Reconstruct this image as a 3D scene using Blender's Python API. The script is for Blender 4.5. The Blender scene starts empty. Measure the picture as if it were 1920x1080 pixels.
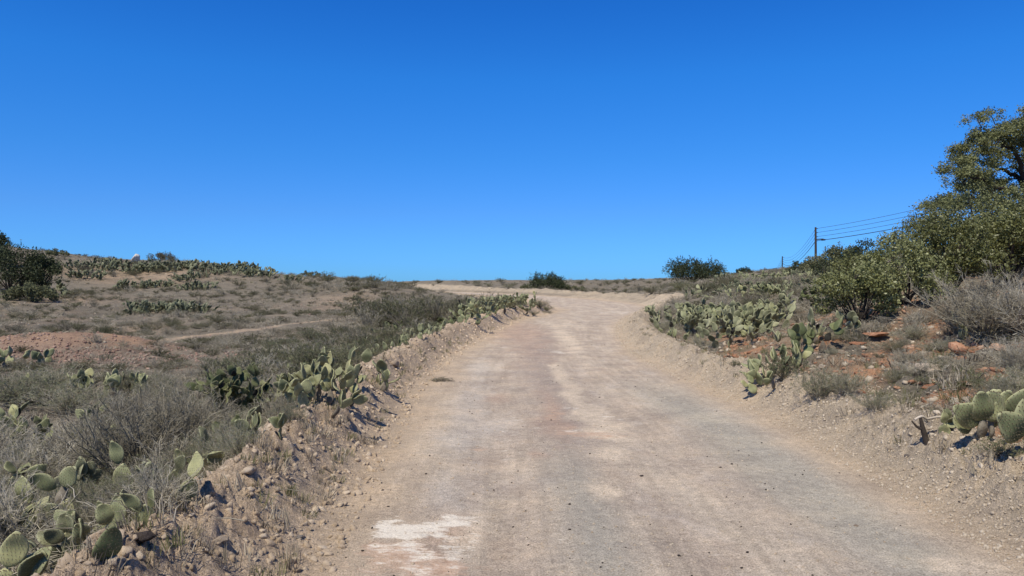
import bpy, math, random
import numpy as np
from mathutils import Matrix, Vector, Euler, Quaternion
R = math.radians
SC = bpy.context.scene
COL = SC.collection
random.seed(7)
rng = np.random.default_rng(7)

# ------------------------------------------------------------------ camera, sky, sun, exposure
EYE = 1.6
FPX = 1387.0                     # focal length in pixels of the 1920 wide photograph
cam_d = bpy.data.cameras.new('camera'); cam = bpy.data.objects.new('camera', cam_d); COL.objects.link(cam)
cam.location = (0, 0, EYE); cam.rotation_euler = (R(90), 0, 0)
cam_d.sensor_width = 36; cam_d.lens = 36 * FPX / 1920; cam_d.clip_start = .05; cam_d.clip_end = 9000
SC.camera = cam
SUN_AZ, SUN_EL = R(-152), R(58)   # azimuth clockwise from +Y
W = bpy.data.worlds.new('World'); SC.world = W; W.use_nodes = True
nt = W.node_tree; nt.nodes.clear()
sky = nt.nodes.new('ShaderNodeTexSky'); sky.sky_type = 'NISHITA'; sky.sun_disc = False
sky.sun_elevation = SUN_EL; sky.sun_rotation = SUN_AZ
sky.altitude = 300; sky.air_density = 1.0; sky.dust_density = .3; sky.ozone_density = 2.5
tc = nt.nodes.new('ShaderNodeTexCoord'); sx = nt.nodes.new('ShaderNodeSeparateXYZ')
rmp = nt.nodes.new('ShaderNodeValToRGB')
nt.links.new(tc.outputs['Generated'], sx.inputs[0]); nt.links.new(sx.outputs['Z'], rmp.inputs[0])
SKY = [(0.0, (.225, .66, 1.5)), (.03, (.225, .65, 1.5)), (.1, (.25, .64, 1.35)), (.17, (.195, .68, 1.38)), (.27, (.142, .72, 1.5)), (.357, (.10, .64, 1.48)), (.6, (.17, .52, 1.05)), (1.0, (.24, .46, .8))]
cr = rmp.color_ramp
while len(cr.elements) < len(SKY): cr.elements.new(.5)
for e, (p, c) in zip(cr.elements, SKY): e.position = p; e.color = (*[k * .7 for k in c], 1)
mx = nt.nodes.new('ShaderNodeMix'); mx.data_type = 'RGBA'; mx.blend_type = 'MULTIPLY'; mx.inputs[0].default_value = 1
nt.links.new(sky.outputs[0], mx.inputs['A']); nt.links.new(rmp.outputs[0], mx.inputs['B'])
bg = nt.nodes.new('ShaderNodeBackground'); bg.inputs[1].default_value = .15
wo = nt.nodes.new('ShaderNodeOutputWorld')
nt.links.new(mx.outputs['Result'], bg.inputs[0]); nt.links.new(bg.outputs[0], wo.inputs[0])
sd = bpy.data.lights.new('sun', 'SUN'); sd.energy = 5.0; sd.angle = R(.55); sd.color = (1, .93, .80)
sun = bpy.data.objects.new('sun', sd); COL.objects.link(sun)
sv = Vector((math.sin(SUN_AZ) * math.cos(SUN_EL), math.cos(SUN_AZ) * math.cos(SUN_EL), math.sin(SUN_EL)))
sun.rotation_euler = sv.to_track_quat('Z', 'Y').to_euler(); sun.location = (-20, 0, 40)
SC.view_settings.view_transform = 'Standard'; SC.view_settings.look = 'None'
SC.view_settings.exposure = 0; SC.view_settings.gamma = 1; SC.view_settings.use_curve_mapping = False

# ------------------------------------------------------------------ noise
_perm = np.random.default_rng(3).permutation(256); _perm = np.concatenate([_perm, _perm, _perm])
_ga = np.random.default_rng(4).uniform(0, 2 * np.pi, 256); _gx, _gy = np.cos(_ga), np.sin(_ga)
def pnoise(x, y, s=0):
    x = np.asarray(x, float) + s * 17.31; y = np.asarray(y, float) + s * 9.77
    xi = np.floor(x).astype(int); yi = np.floor(y).astype(int); xf = x - xi; yf = y - yi; xi &= 255; yi &= 255
    u = xf * xf * xf * (xf * (xf * 6 - 15) + 10); v = yf * yf * yf * (yf * (yf * 6 - 15) + 10)
    def g(ix, iy, dx, dy):
        h = _perm[_perm[ix] + iy]; return _gx[h] * dx + _gy[h] * dy
    a = g(xi, yi, xf, yf); b = g(xi + 1, yi, xf - 1, yf); c = g(xi, yi + 1, xf, yf - 1); d = g(xi + 1, yi + 1, xf - 1, yf - 1)
    return 1.5 * ((a + u * (b - a)) + v * ((c + u * (d - c)) - (a + u * (b - a))))
def fbm(x, y, o=4, s=0, k=.5):
    t = 0; a = 1; n = 0
    for i in range(o): t = t + a * pnoise(x * 2 ** i, y * 2 ** i, s + i); n += a; a *= k
    return t / n
def sstep(a, b, x):
    t = np.clip((x - a) / (b - a), 0, 1); return t * t * (3 - 2 * t)
def worley(x, y, s=0):
    """distance to nearest jittered cell point (F1) and a random value of that cell"""
    xi = np.floor(x).astype(int); yi = np.floor(y).astype(int)
    best = np.full(np.shape(x), 9.); val = np.zeros(np.shape(x))
    for dx in (-1, 0, 1):
        for dy in (-1, 0, 1):
            cx = xi + dx; cy = yi + dy; h = _perm[_perm[(cx + s) & 255] + (cy & 255)]
            px = cx + (h / 255.); py = cy + (_perm[h + 7] / 255.)
            d = np.hypot(px - x, py - y); m = d < best
            best = np.where(m, d, best); val = np.where(m, _perm[h + 31] / 255., val)
    return best, val

# ------------------------------------------------------------------ lie of the land
def catmull(P, n=6):
    P = np.array(P, float); out = []
    for i in range(len(P) - 1):
        p0 = P[max(i - 1, 0)]; p1 = P[i]; p2 = P[i + 1]; p3 = P[min(i + 2, len(P) - 1)]
        for k in range(n):
            t = k / n
            out.append(.5 * ((2 * p1) + (-p0 + p2) * t + (2 * p0 - 5 * p1 + 4 * p2 - p3) * t * t + (-p0 + 3 * p1 - 3 * p2 + p3) * t ** 3))
    out.append(P[-1]); return np.array(out)
LE = catmull([(-1.2, -30), (-1.2, -6), (-1.22, 3), (-1.3, 5), (-1.45, 8.5), (-1.6, 12), (-1.5, 16), (-1.2, 20), (-.7, 24), (.2, 30), (1.5, 35), (2.3, 39), (2.1, 43), (.5, 49), (-3, 56), (-9, 68), (-17, 85), (-32, 112), (-60, 150)])
RE = catmull([(3.1, -30), (3.1, -6), (3.15, 3), (3.25, 5), (3.4, 8.5), (3.3, 12), (3.15, 16), (3.3, 20), (3.8, 25), (4.7, 30), (6.3, 36), (7.8, 41), (8.4, 46), (7.3, 53), (3.2, 63), (-1, 74), (-8, 91), (-22, 119), (-52, 158)])
def pdist(x, y, P):
    best = np.full(np.shape(x), 1e9)
    for (ax, ay), (bx, by) in zip(P[:-1], P[1:]):
        dx, dy = bx - ax, by - ay; L = dx * dx + dy * dy
        t = np.clip(((x - ax) * dx + (y - ay) * dy) / L, 0, 1)
        best = np.minimum(best, np.hypot(ax + t * dx - x, ay + t * dy - y))
    return best
POLY = np.concatenate([LE, RE[::-1]])
def inside(x, y):
    c = np.zeros(np.shape(x), bool); n = len(POLY)
    for i in range(n):
        ax, ay = POLY[i]; bx, by = POLY[i - 1]
        if ay == by: continue
        c ^= ((ay > y) != (by > y)) & (x < (bx - ax) * (y - ay) / (by - ay) + ax)
    return c
def road_info(x, y):
    dl = pdist(x, y, LE); dr = pdist(x, y, RE); ins = inside(x, y)
    d = np.minimum(dl, dr); return np.where(ins, -d, d), dl < dr, dl, dr
ZY = [-40, 14, 16, 20, 25, 30, 36, 45, 52, 62, 75, 90, 120, 160]
ZZ = [0, 0, .02, .06, .17, .30, .38, .50, .66, .93, 1.06, 1.15, 1.2, 1.2]
def uvd(u, v, D): return ((u - 960) / FPX * D, D, EYE + (540 - v) / FPX * D)
CP = [(-1.3, 3, 0), (-1.4, 8, 0), (-1.6, 12, 0), (-1.2, 20, .06), (.2, 30, .3), (2.3, 39, .42), (3.2, 3, 0), (3.4, 8.5, .02), (3.3, 12, .03), (3.3, 20, .1), (4.7, 30, .33), (8.4, 46, .52), (3.2, 63, .95), (1, 1.5, 0), (-1, 74, 1.1), (0, .8, 0), (-9.5, 62, 1.95), (-14, 60, 2.1), (-8, 52, 1.6), (-20, 62, 2.3), (-5, 48, 1.3), (-22, 90, 2.4), (-30, 85, 2.6),
      (-3.2, 2.2, -.22), (-3, 4.5, -.25), (-5, 5, -.35), (-3.4, 7, -.25), (-8, 10, -.28), (-14, 12, -.2), (-5, 12, -.15), (-9, 18, -.1), (-16, 20, 0), (-25, 22, .4), (-3.4, 16, -.05),
      (4.6, 3, .12), (5.3, 5.5, .45), (7, 5, 1.0), (12, 8, 2.0)]
CP += [uvd(*q) for q in [(590, 605, 28), (290, 640, 23), (310, 588, 35), (50, 558, 40), (-300, 560, 38), (130, 480, 68), (250, 488, 68), (400, 494, 68), (500, 511, 72), (620, 524, 85), (750, 526, 100),
      (250, 530, 55), (400, 530, 55), (500, 550, 50), (650, 560, 45), (760, 562, 44), (800, 549, 55), (850, 578, 37), (700, 620, 25), (600, 680, 17), (800, 600, 29),
      (0, 462, 68), (-400, 440, 65), (130, 500, 110), (400, 512, 110), (620, 530, 140), (0, 480, 110),
      (1500, 508, 60), (1350, 520, 60), (1250, 525, 90), (1100, 526, 125), (950, 526, 125), (1000, 530, 150), (1300, 530, 150), (1600, 500, 120), (1900, 470, 42), (2300, 400, 45), (2000, 440, 90),
      (1900, 872, 6.2), (1850, 612, 11), (1700, 668, 11), (1600, 705, 10), (1550, 742, 9.3), (1450, 695, 11.5), (1400, 645, 16), (1500, 604, 18), (1260, 600, 27), (1320, 560, 32), (1350, 540, 42), (1200, 547, 70), (1100, 548, 75),
      (1900, 705, 8.2), (1780, 745, 8), (1650, 590, 14), (1620, 525, 28), (1900, 560, 14), (2200, 520, 16), (1050, 545, 72), (1800, 500, 22)]]
CP = np.array(CP)
def _w(x, y):
    r = np.maximum(np.hypot(x, y), .6); th = np.arctan2(x, y)
    return np.stack([np.clip(th, -1.1, 1.1) * 1.6, np.log(np.minimum(r, 150))], -1), th, r
_cw = _w(CP[:, 0], CP[:, 1])[0]
_K = np.sqrt(((_cw[:, None] - _cw[None]) ** 2).sum(-1) + .12 ** 2)
_n = len(CP); _P = np.c_[np.ones(_n), _cw]
_A = np.block([[_K - 2e-3 * np.eye(_n), _P], [_P.T, np.zeros((3, 3))]])
_sol = np.linalg.solve(_A, np.r_[CP[:, 2], 0, 0, 0])
def rbf(x, y):
    sh = np.shape(x); x = np.ravel(x); y = np.ravel(y); z = np.empty(len(x))
    for i in range(0, len(x), 40000):
        w, th, r = _w(x[i:i + 40000], y[i:i + 40000])
        K = np.sqrt(((w[:, None] - _cw[None]) ** 2).sum(-1) + .12 ** 2)
        v = K @ _sol[:_n] + _sol[_n] + w @ _sol[_n + 1:]
        v = v * (1 - sstep(1.8, 2.9, np.abs(th)))
        z[i:i + 40000] = v - np.clip((r - 150) * .07, 0, 26)
    return z.reshape(sh)
def path_mask(x, y):          # narrow footpath on the left slope
    P = np.array([(-30, 22.5), (-20, 21), (-14, 21.5), (-11, 23.3), (-8.5, 26), (-7.4, 28.5), (-7.2, 31)])
    return 1 - sstep(.12, .42, pdist(x, y, P) + .2 * fbm(x * .9, y * .9, 2, 5))
PATHP = np.array([(-30, 22.5), (-20, 21), (-14, 21.5), (-11, 23.3), (-8.5, 26), (-7.4, 28.5), (-7.2, 31)])
def near_path(x, y): return pdist(np.asarray(x, float), np.asarray(y, float) + .7, PATHP) < 1.3
def mound_mask(x, y):
    return np.exp(-(((x + 12.2) / 2.6) ** 2 + ((y - 20.0) / 1.6) ** 2) ** 1.3)
def height(x, y, full=False, detail=True):
    x = np.asarray(x, float); y = np.asarray(y, float)
    d, left, dl, dr = road_info(x, y)
    b = rbf(x, y); zr = np.interp(y, ZY, ZZ)
    w = 1 - sstep(.0, np.where(left, 1.7, 1.2) + .03 * np.clip(y, 0, 100), d)
    z = b * (1 - w) + zr * w
    far = sstep(34, 44, y); near = 1 - far
    wob = fbm(x * .6, y * .6, 3, 11); wob2 = fbm(x * 2.3, y * 2.3, 3, 12)
    cl = .56 + .12 * wob; dd = d - cl
    hl = (.40 + .10 * wob + .07 * wob2) * np.where(dd < 0, np.exp(-(dd / .34) ** 2), np.exp(-(dd / .5) ** 2))
    dd = d - .48 - .12 * wob
    hr = (.33 + .10 * wob + .08 * wob2) * np.where(dd < 0, np.exp(-(dd / .34) ** 2), np.exp(-(dd / .36) ** 2))
    farh = (.42 + .14 * wob + .16 * wob2 + .2 * fbm(x * 1.1, y * 1.1, 3, 15)) * np.exp(-((d - 1.3) / .9) ** 2)
    bm = np.where(left, hl, hr * near + farh * far) * (d > -.7)
    bm = bm * sstep(-.5, .1, d)
    z = z + bm
    z = z + .45 * mound_mask(x, y) * (d > 0)
    r = np.hypot(x, y)
    berm = np.clip(np.where(left, hl / .3, hr / .18 * near + farh / .3 * far), 0, 1.2) * sstep(-.35, .15, d)
    if detail:
        rd = 1 - sstep(-.5, .0, d)
        fine = 1 - sstep(25, 60, r)
        tt_ = dl / (dl + dr + 1e-6); z = z - rd * .022 * (np.exp(-((tt_ - .26) / .07) ** 2) + np.exp(-((tt_ - .58) / .07) ** 2) + .7 * np.exp(-((tt_ - .80) / .06) ** 2)) * (1 + .5 * wob) + rd * (.012 * fbm(x * 2.2, y * .5, 3, 21) + .007 * fbm(x * 5, y * 5, 2, 22) * fine)
        f1, cv = worley(x * 5.5 + .4 * wob2, y * 5.5, 3); f2, cv2 = worley(x * 13, y * 13, 9)
        lump = (.055 * (.75 - f1) * (.3 + cv) + .045 * (.7 - f2) * (.2 + cv2)) * fine
        rough = .035 * fbm(x * 7, y * 7, 3, 24) * fine + .05 * fbm(x * 2.5, y * 2.5, 3, 23) * (1 - sstep(40, 90, r))
        cr_ = np.abs(fbm(x * 4.2, y * 4.2, 4, 27)); cr2 = np.abs(fbm(x * 11, y * 11, 3, 28))
        z = z + berm * np.where(left, 1.1, 1.0) * (lump + .6 * rough + (.05 * (cr_ - .15) + .07 * (cr2 - .15)) * fine)
        gm = sstep(.2, 1.2, d)
        z = z + gm * (1 - np.clip(berm, 0, 1)) * (rough * .9 + .16 * fbm(x * .28, y * .28, 3, 25) * sstep(1.5, 6, d))
        rs = sstep(.7, 1.6, d) * (~left) * (1 - sstep(14, 20, y))
        f3, cv3 = worley(x * 2.2 + .5 * wob2, y * 2.2 + y * 1.1, 5)
        z = z + rs * (.20 * (.7 - f3) * cv3 + .6 * lump)
    if full: return z, d, left, berm, dl, dr
    return z
def H0(x, y): return float(height(np.array([x]), np.array([y]), detail=False)[0])
_marchY = np.exp(np.linspace(math.log(2.6), math.log(150), 900))
def gpx(u, v):
    """ground point seen at photograph pixel (u, v)"""
    x = (u - 960) / FPX * _marchY; zr = EYE + (540 - v) / FPX * _marchY
    h = height(x, _marchY, detail=False); k = np.argmax(h > zr)
    return float(x[k]), float(_marchY[k])
def at(u, D): return ((u - 960) / FPX * D, D)

# ------------------------------------------------------------------ helpers
def mesh_from(name, V, F, mats, mi=None, smooth=False, attrs=None):
    """V (n,3), F (m,3|4) array or list of arrays with the same vertex base"""
    me = bpy.data.meshes.new(name)
    V = np.asarray(V, np.float32); Fs = F if isinstance(F, list) else [F]
    Fs = [np.asarray(f, np.int32) for f in Fs if len(f)]
    idx = np.concatenate([f.ravel() for f in Fs]); tot = np.concatenate([np.full(len(f), f.shape[1], np.int32) for f in Fs])
    me.vertices.add(len(V)); me.vertices.foreach_set('co', V.ravel())
    me.loops.add(len(idx)); me.loops.foreach_set('vertex_index', idx)
    me.polygons.add(len(tot)); me.polygons.foreach_set('loop_start', np.concatenate([[0], np.cumsum(tot)[:-1]]).astype(np.int32))
    me.polygons.foreach_set('loop_total', tot)
    for m in (mats if isinstance(mats, (list, tuple)) else [mats]): me.materials.append(m)
    if mi is not None: me.polygons.foreach_set('material_index', np.asarray(mi, np.int32))
    me.update(calc_edges=True)
    if smooth: me.polygons.foreach_set('use_smooth', np.ones(len(tot), bool))
    for k, a in (attrs or {}).items():
        if a.ndim == 2:
            at_ = me.attributes.new(k, 'FLOAT_COLOR', 'POINT'); at_.data.foreach_set('color', np.asarray(a, np.float32).ravel())
        else:
            at_ = me.attributes.new(k, 'FLOAT', 'POINT'); at_.data.foreach_set('value', np.asarray(a, np.float32).ravel())
    return me
def tag(o, label=None, cat=None, group=None, kind=None):
    if label: o['label'] = label
    if cat: o['category'] = cat
    if group: o['group'] = group
    if kind: o['kind'] = kind
    return o
def link(name, me, parent=None, loc=None, rz=0, sc=1):
    o = bpy.data.objects.new(name, me); COL.objects.link(o)
    if parent: o.parent = parent
    if loc is not None: o.location = loc
    if rz: o.rotation_euler = (0, 0, rz)
    if sc != 1: o.scale = (sc, sc, sc) if not isinstance(sc, tuple) else sc
    return o
class Buf:
    """collects vertices and faces"""
    def __init__(s): s.V = []; s.F3 = []; s.F4 = []; s.n = 0
    def add(s, V, F):
        V = np.asarray(V, float); F = np.asarray(F, int)
        (s.F4 if F.shape[1] == 4 else s.F3).append(F + s.n); s.V.append(V); s.n += len(V)
    def mesh(s, name, mat, smooth=False):
        F = []
        if s.F3: F.append(np.concatenate(s.F3))
        if s.F4: F.append(np.concatenate(s.F4))
        return mesh_from(name, np.concatenate(s.V), F, mat, smooth=smooth)
def tube(P, r, n=3, cap=True):
    """tube through points P with radii r"""
    P = np.asarray(P, float); r = np.broadcast_to(r, (len(P),)); V = []
    t = np.gradient(P, axis=0); t /= np.linalg.norm(t, axis=1)[:, None] + 1e-9
    up = np.array([.3, .9, .2]); up /= np.linalg.norm(up)
    for i in range(len(P)):
        a = np.cross(t[i], up); 
        if np.linalg.norm(a) < .1: a = np.cross(t[i], [1, 0, 0])
        a /= np.linalg.norm(a); b = np.cross(t[i], a)
        for k in range(n):
            q = 2 * math.pi * k / n; V.append(P[i] + r[i] * (a * math.cos(q) + b * math.sin(q)))
    F = [(i * n + k, i * n + (k + 1) % n, (i + 1) * n + (k + 1) % n, (i + 1) * n + k) for i in range(len(P) - 1) for k in range(n)]
    return np.array(V), np.array(F)
def tubes_batch(P, r, n=3):
    """P (m,k,3) many polylines, r (m,k) -> V,F quads"""
    m, k, _ = P.shape
    t = np.gradient(P, axis=1); t /= np.linalg.norm(t, axis=2, keepdims=True) + 1e-9
    up = np.array([.31, .17, .93]); a = np.cross(t, up); l = np.linalg.norm(a, axis=2, keepdims=True)
    a = np.where(l < .05, np.array([1., 0, 0]), a / (l + 1e-9)); b = np.cross(t, a)
    q = 2 * np.pi * np.arange(n) / n
    V = P[:, :, None, :] + r[:, :, None, None] * (a[:, :, None, :] * np.cos(q)[None, None, :, None] + b[:, :, None, :] * np.sin(q)[None, None, :, None])
    base = (np.arange(m) * k * n)[:, None, None]; i = (np.arange(k - 1) * n)[None, :, None]; j = np.arange(n)[None, None, :]; j2 = (j + 1) % n
    F = np.stack([base + i + j, base + i + j2, base + i + n + j2, base + i + n + j], -1).reshape(-1, 4)
    return V.reshape(-1, 3), F
def leaves(C, size, aspect=.45, upb=.3, g=rng, fold=.25, D=None):
    """C (m,3) leaf centres -> little folded rhombic leaves, two triangles each"""
    m = len(C); size = np.broadcast_to(size, (m,))[:, None]
    d = g.normal(size=(m, 3)) if D is None else D + .5 * g.normal(size=(m, 3))
    d[:, 2] += upb; d /= np.linalg.norm(d, axis=1)[:, None]
    s = np.cross(d, g.normal(size=(m, 3))); s /= np.linalg.norm(s, axis=1)[:, None]; nrm = np.cross(d, s)
    a = C - d * size * .5; c = C + d * size * .5; b = C + s * size * aspect * .5 + nrm * size * fold * .3; e = C - s * size * aspect * .5 + nrm * size * fold * .3
    V = np.stack([a, b, c, e], 1).reshape(-1, 3); i = np.arange(m)[:, None] * 4
    F = np.concatenate([i + [0, 1, 2], i + [0, 2, 3]], 0); return V, F

# ------------------------------------------------------------------ materials
def newmat(name):
    m = bpy.data.materials.new(name); m.use_nodes = True; nt = m.node_tree; nt.nodes.clear()
    out = nt.nodes.new('ShaderNodeOutputMaterial'); p = nt.nodes.new('ShaderNodeBsdfPrincipled'); nt.links.new(p.outputs[0], out.inputs[0])
    p.inputs['Roughness'].default_value = .9; p.inputs['Specular IOR Level'].default_value = .2
    return m, nt, p
def node(nt, t, **k):
    n = nt.nodes.new(t)
    for a, v in k.items(): setattr(n, a, v)
    return n
def noise(nt, scale, detail=4, rough=.55, vec=None):
    n = node(nt, 'ShaderNodeTexNoise'); n.inputs['Scale'].default_value = scale; n.inputs['Detail'].default_value = detail; n.inputs['Roughness'].default_value = rough
    if vec is not None: nt.links.new(vec, n.inputs['Vector'])
    return n
def ramp(nt, src, stops):
    r = node(nt, 'ShaderNodeValToRGB'); e = r.color_ramp
    while len(e.elements) < len(stops): e.elements.new(.5)
    for q, (p, c) in zip(e.elements, stops): q.position = p; q.color = (*c, 1) if len(c) == 3 else (c[0],) * 3 + (1,)
    nt.links.new(src, r.inputs[0]); return r
def mixc(nt, f, a, b, mode='MIX'):
    m = node(nt, 'ShaderNodeMix', data_type='RGBA', blend_type=mode)
    for s, v in ((m.inputs[0], f), (m.inputs['A'], a), (m.inputs['B'], b)):
        if hasattr(v, 'links') or hasattr(v, 'is_output'): nt.links.new(v, s)
        elif isinstance(v, (int, float)): s.default_value = v
        else: s.default_value = (*v, 1)
    return m.outputs['Result']
def math_(nt, op, a, b=0.0, clamp=False):
    m = node(nt, 'ShaderNodeMath', operation=op, use_clamp=clamp)
    for s, v in ((m.inputs[0], a), (m.inputs[1], b)):
        if isinstance(v, (int, float)): s.default_value = v
        else: nt.links.new(v, s)
    return m.outputs[0]
def var_mat(name, stops, rough=.85, nscale=None, translucent=0, bump=0, bscale=40, spec=.2, coord='Object', rnd=.7):
    """colour picked per object from stops, stirred by fine noise"""
    m, nt, p = newmat(name)
    oi = node(nt, 'ShaderNodeObjectInfo'); tc = node(nt, 'ShaderNodeTexCoord')
    src = oi.outputs['Random']
    if nscale:
        n = noise(nt, nscale, 3, .6, tc.outputs[coord])
        s = math_(nt, 'MULTIPLY', oi.outputs['Random'], rnd); k = math_(nt, 'MULTIPLY_ADD', n.outputs[0], 1.6); k.node.inputs[2].default_value = -.5 - rnd * .25
        src = math_(nt, 'ADD', s, k, True)
    c = ramp(nt, src, stops)
    nt.links.new(c.outputs[0], p.inputs['Base Color']); p.inputs['Roughness'].default_value = rough; p.inputs['Specular IOR Level'].default_value = spec
    if bump:
        b = node(nt, 'ShaderNodeBump'); b.inputs['Strength'].default_value = bump; b.inputs['Distance'].default_value = .01
        nn = noise(nt, bscale, 5, .65, tc.outputs[coord]); nt.links.new(nn.outputs[0], b.inputs['Height']); nt.links.new(b.outputs[0], p.inputs['Normal'])
    if translucent:
        t = node(nt, 'ShaderNodeBsdfTranslucent'); nt.links.new(c.outputs[0], t.inputs[0]); ms = node(nt, 'ShaderNodeMixShader'); ms.inputs[0].default_value = translucent
        out = [q for q in nt.nodes if q.type == 'OUTPUT_MATERIAL'][0]
        nt.links.new(p.outputs[0], ms.inputs[1]); nt.links.new(t.outputs[0], ms.inputs[2]); nt.links.new(ms.outputs[0], out.inputs[0])
    return m
M = {}
def ground_mat():
    m, nt, p = newmat('earth')
    tc = node(nt, 'ShaderNodeTexCoord'); ob = tc.outputs['Object']
    col = node(nt, 'ShaderNodeAttribute', attribute_name='col'); zn = node(nt, 'ShaderNodeAttribute', attribute_name='zone')
    sp = node(nt, 'ShaderNodeSeparateColor'); nt.links.new(zn.outputs['Color'], sp.inputs[0])
    n1 = noise(nt, 1.4, 6, .62, ob); n2 = noise(nt, 14, 6, .7, ob); n3 = noise(nt, 95, 4, .7, ob); n4 = noise(nt, 300, 2, .6, ob)
    c = mixc(nt, 1.0, col.outputs['Color'], ramp(nt, n1.outputs[0], [(.28, (.78, .78, .80)), (.5, (1, 1, 1)), (.72, (1.2, 1.16, 1.1))]).outputs[0], 'MULTIPLY')
    c = mixc(nt, 1.0, c, ramp(nt, n2.outputs[0], [(.3, (.80, .79, .78)), (.5, (1, 1, 1)), (.72, (1.22, 1.2, 1.18))]).outputs[0], 'MULTIPLY')
    c = mixc(nt, 1.0, c, ramp(nt, n3.outputs[0], [(.34, (.56, .55, .54)), (.5, (.98, .98, .98)), (.66, (1.42, 1.41, 1.39))]).outputs[0], 'MULTIPLY')
    # flecks of pale grit
    v = node(nt, 'ShaderNodeTexVoronoi'); v.inputs['Scale'].default_value = 42; nt.links.new(ob, v.inputs['Vector'])
    fl = ramp(nt, v.outputs['Distance'], [(.10, (1,)), (.2, (0,))]); sp2 = node(nt, 'ShaderNodeSeparateColor'); nt.links.new(v.outputs['Color'], sp2.inputs[0])
    pick = math_(nt, 'GREATER_THAN', sp2.outputs[0], .84); f = math_(nt, 'MULTIPLY', fl.outputs[0], pick); f = math_(nt, 'MULTIPLY', f, .55)
    c = mixc(nt, f, c, (.55, .48, .40))
    pick = math_(nt, 'LESS_THAN', sp2.outputs[0], .07); f = math_(nt, 'MULTIPLY', fl.outputs[0], pick); f = math_(nt, 'MULTIPLY', f, .7)
    c = mixc(nt, f, c, (.09, .07, .06))
    # rust coloured and chalk coloured stone worn through the road
    vb = node(nt, 'ShaderNodeMapping'); vb.inputs['Scale'].default_value = (4.5, 9, 1); nt.links.new(ob, vb.inputs['Vector'])
    ns = noise(nt, 1.2, 7, .72, vb.outputs[0])
    def patch(ch, colr, base, k=1.5, thr=.30, soft=.10):
        a = math_(nt, 'MULTIPLY_ADD', ns.outputs[0], 3.2); a.node.inputs[2].default_value = -1.6 - thr
        s = math_(nt, 'ADD', math_(nt, 'MULTIPLY', sp.outputs[ch], k), a); s = math_(nt, 'DIVIDE', s, soft, True)
        return mixc(nt, s, base, colr)
    c = patch(1, ramp(nt, n2.outputs[0], [(.3, (.42, .25, .16)), (.6, (.55, .38, .27))]).outputs[0], c, 1.0, .5, .8)
    c = patch(0, ramp(nt, n3.outputs[0], [(.3, (.54, .465, .37)), (.6, (.79, .72, .61))]).outputs[0], c, 1.15, .45, .4)
    nt.links.new(c, p.inputs['Base Color']); p.inputs['Roughness'].default_value = .95; p.inputs['Specular IOR Level'].default_value = .12
    h = math_(nt, 'MULTIPLY', n3.outputs[0], .5); h = math_(nt, 'ADD', h, math_(nt, 'MULTIPLY', n2.outputs[0], 1.6)); h = math_(nt, 'ADD', h, math_(nt, 'MULTIPLY', n4.outputs[0], .25))
    b = node(nt, 'ShaderNodeBump'); b.inputs['Strength'].default_value = .9; nt.links.new(h, b.inputs['Height'])
    nt.links.new(math_(nt, 'MULTIPLY_ADD', sp.outputs[2], .035), b.inputs['Distance']); b.inputs['Distance'].links[0].from_node.inputs[2].default_value = .011
    nt.links.new(b.outputs[0], p.inputs['Normal'])
    return m
M['earth'] = ground_mat()
M['clod'] = var_mat('dirt_clod', [(0, (.38, .285, .19)), (.5, (.52, .405, .285)), (1, (.66, .55, .42))], .95, 18, bump=.8, bscale=30)
M['gravel'] = var_mat('pale_gravel', [(0, (.34, .27, .19)), (.5, (.47, .39, .29)), (1, (.58, .50, .39))], .9, 20, bump=.5, bscale=40)
M['redgravel'] = var_mat('red_gravel', [(0, (.20, .12, .085)), (.5, (.31, .20, .15)), (1, (.43, .32, .25))], .9, 18, bump=.5)
M['orange_rock'] = var_mat('orange_rock', [(0, (.24, .11, .06)), (.45, (.37, .19, .11)), (.8, (.46, .29, .19)), (1, (.5, .38, .28))], .9, 6, bump=1, bscale=16)
M['tan_rock'] = var_mat('tan_rock', [(0, (.22, .16, .11)), (.5, (.38, .30, .22)), (1, (.52, .44, .35))], .9, 7, bump=1, bscale=18)
M['grey_rock'] = var_mat('grey_rock', [(0, (.12, .10, .085)), (.5, (.2, .17, .145)), (1, (.32, .28, .24))], .9, 9, bump=1, bscale=18)
M['dark_rock'] = var_mat('dark_rock', [(0, (.035, .028, .024)), (1, (.08, .062, .052))], .85, 9, bump=1, bscale=14)
M['white_rock'] = var_mat('white_rock', [(0, (.36, .31, .25)), (.5, (.60, .55, .48)), (1, (.75, .71, .64))], .85, 2.5, bump=.6, bscale=8)
M['twig'] = var_mat('grey_twig', [(0, (.17, .15, .11)), (.5, (.31, .28, .21)), (1, (.52, .47, .37))], .9, 5)
M['twig_dark'] = var_mat('dark_twig', [(0, (.11, .095, .065)), (1, (.24, .21, .15))], .9, 5)
M['bark'] = var_mat('bark', [(0, (.03, .024, .019)), (1, (.075, .06, .048))], .95, 6, bump=1, bscale=25)
M['dry_grass'] = var_mat('dry_grass', [(0, (.16, .135, .10)), (.4, (.27, .23, .17)), (.75, (.36, .315, .24)), (1, (.45, .40, .31))], .9, 2)
M['green_grass'] = var_mat('green_grass', [(0, (.10, .105, .045)), (.5, (.17, .17, .075)), (1, (.28, .25, .14))], .9, 2, translucent=.2)
M['sage'] = var_mat('sage_leaf', [(0, (.13, .145, .075)), (.35, (.19, .205, .105)), (.7, (.24, .25, .135)), (1, (.33, .325, .2))], .85, 3, translucent=.2)
M['sage_dark'] = var_mat('scrub_leaf', [(0, (.095, .10, .05)), (.5, (.15, .155, .08)), (1, (.23, .22, .125))], .85, 3, translucent=.15)
M['brown_leaf'] = var_mat('dry_leaf', [(0, (.10, .088, .055)), (.5, (.17, .148, .098)), (1, (.27, .235, .165))], .9, 3)
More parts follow.
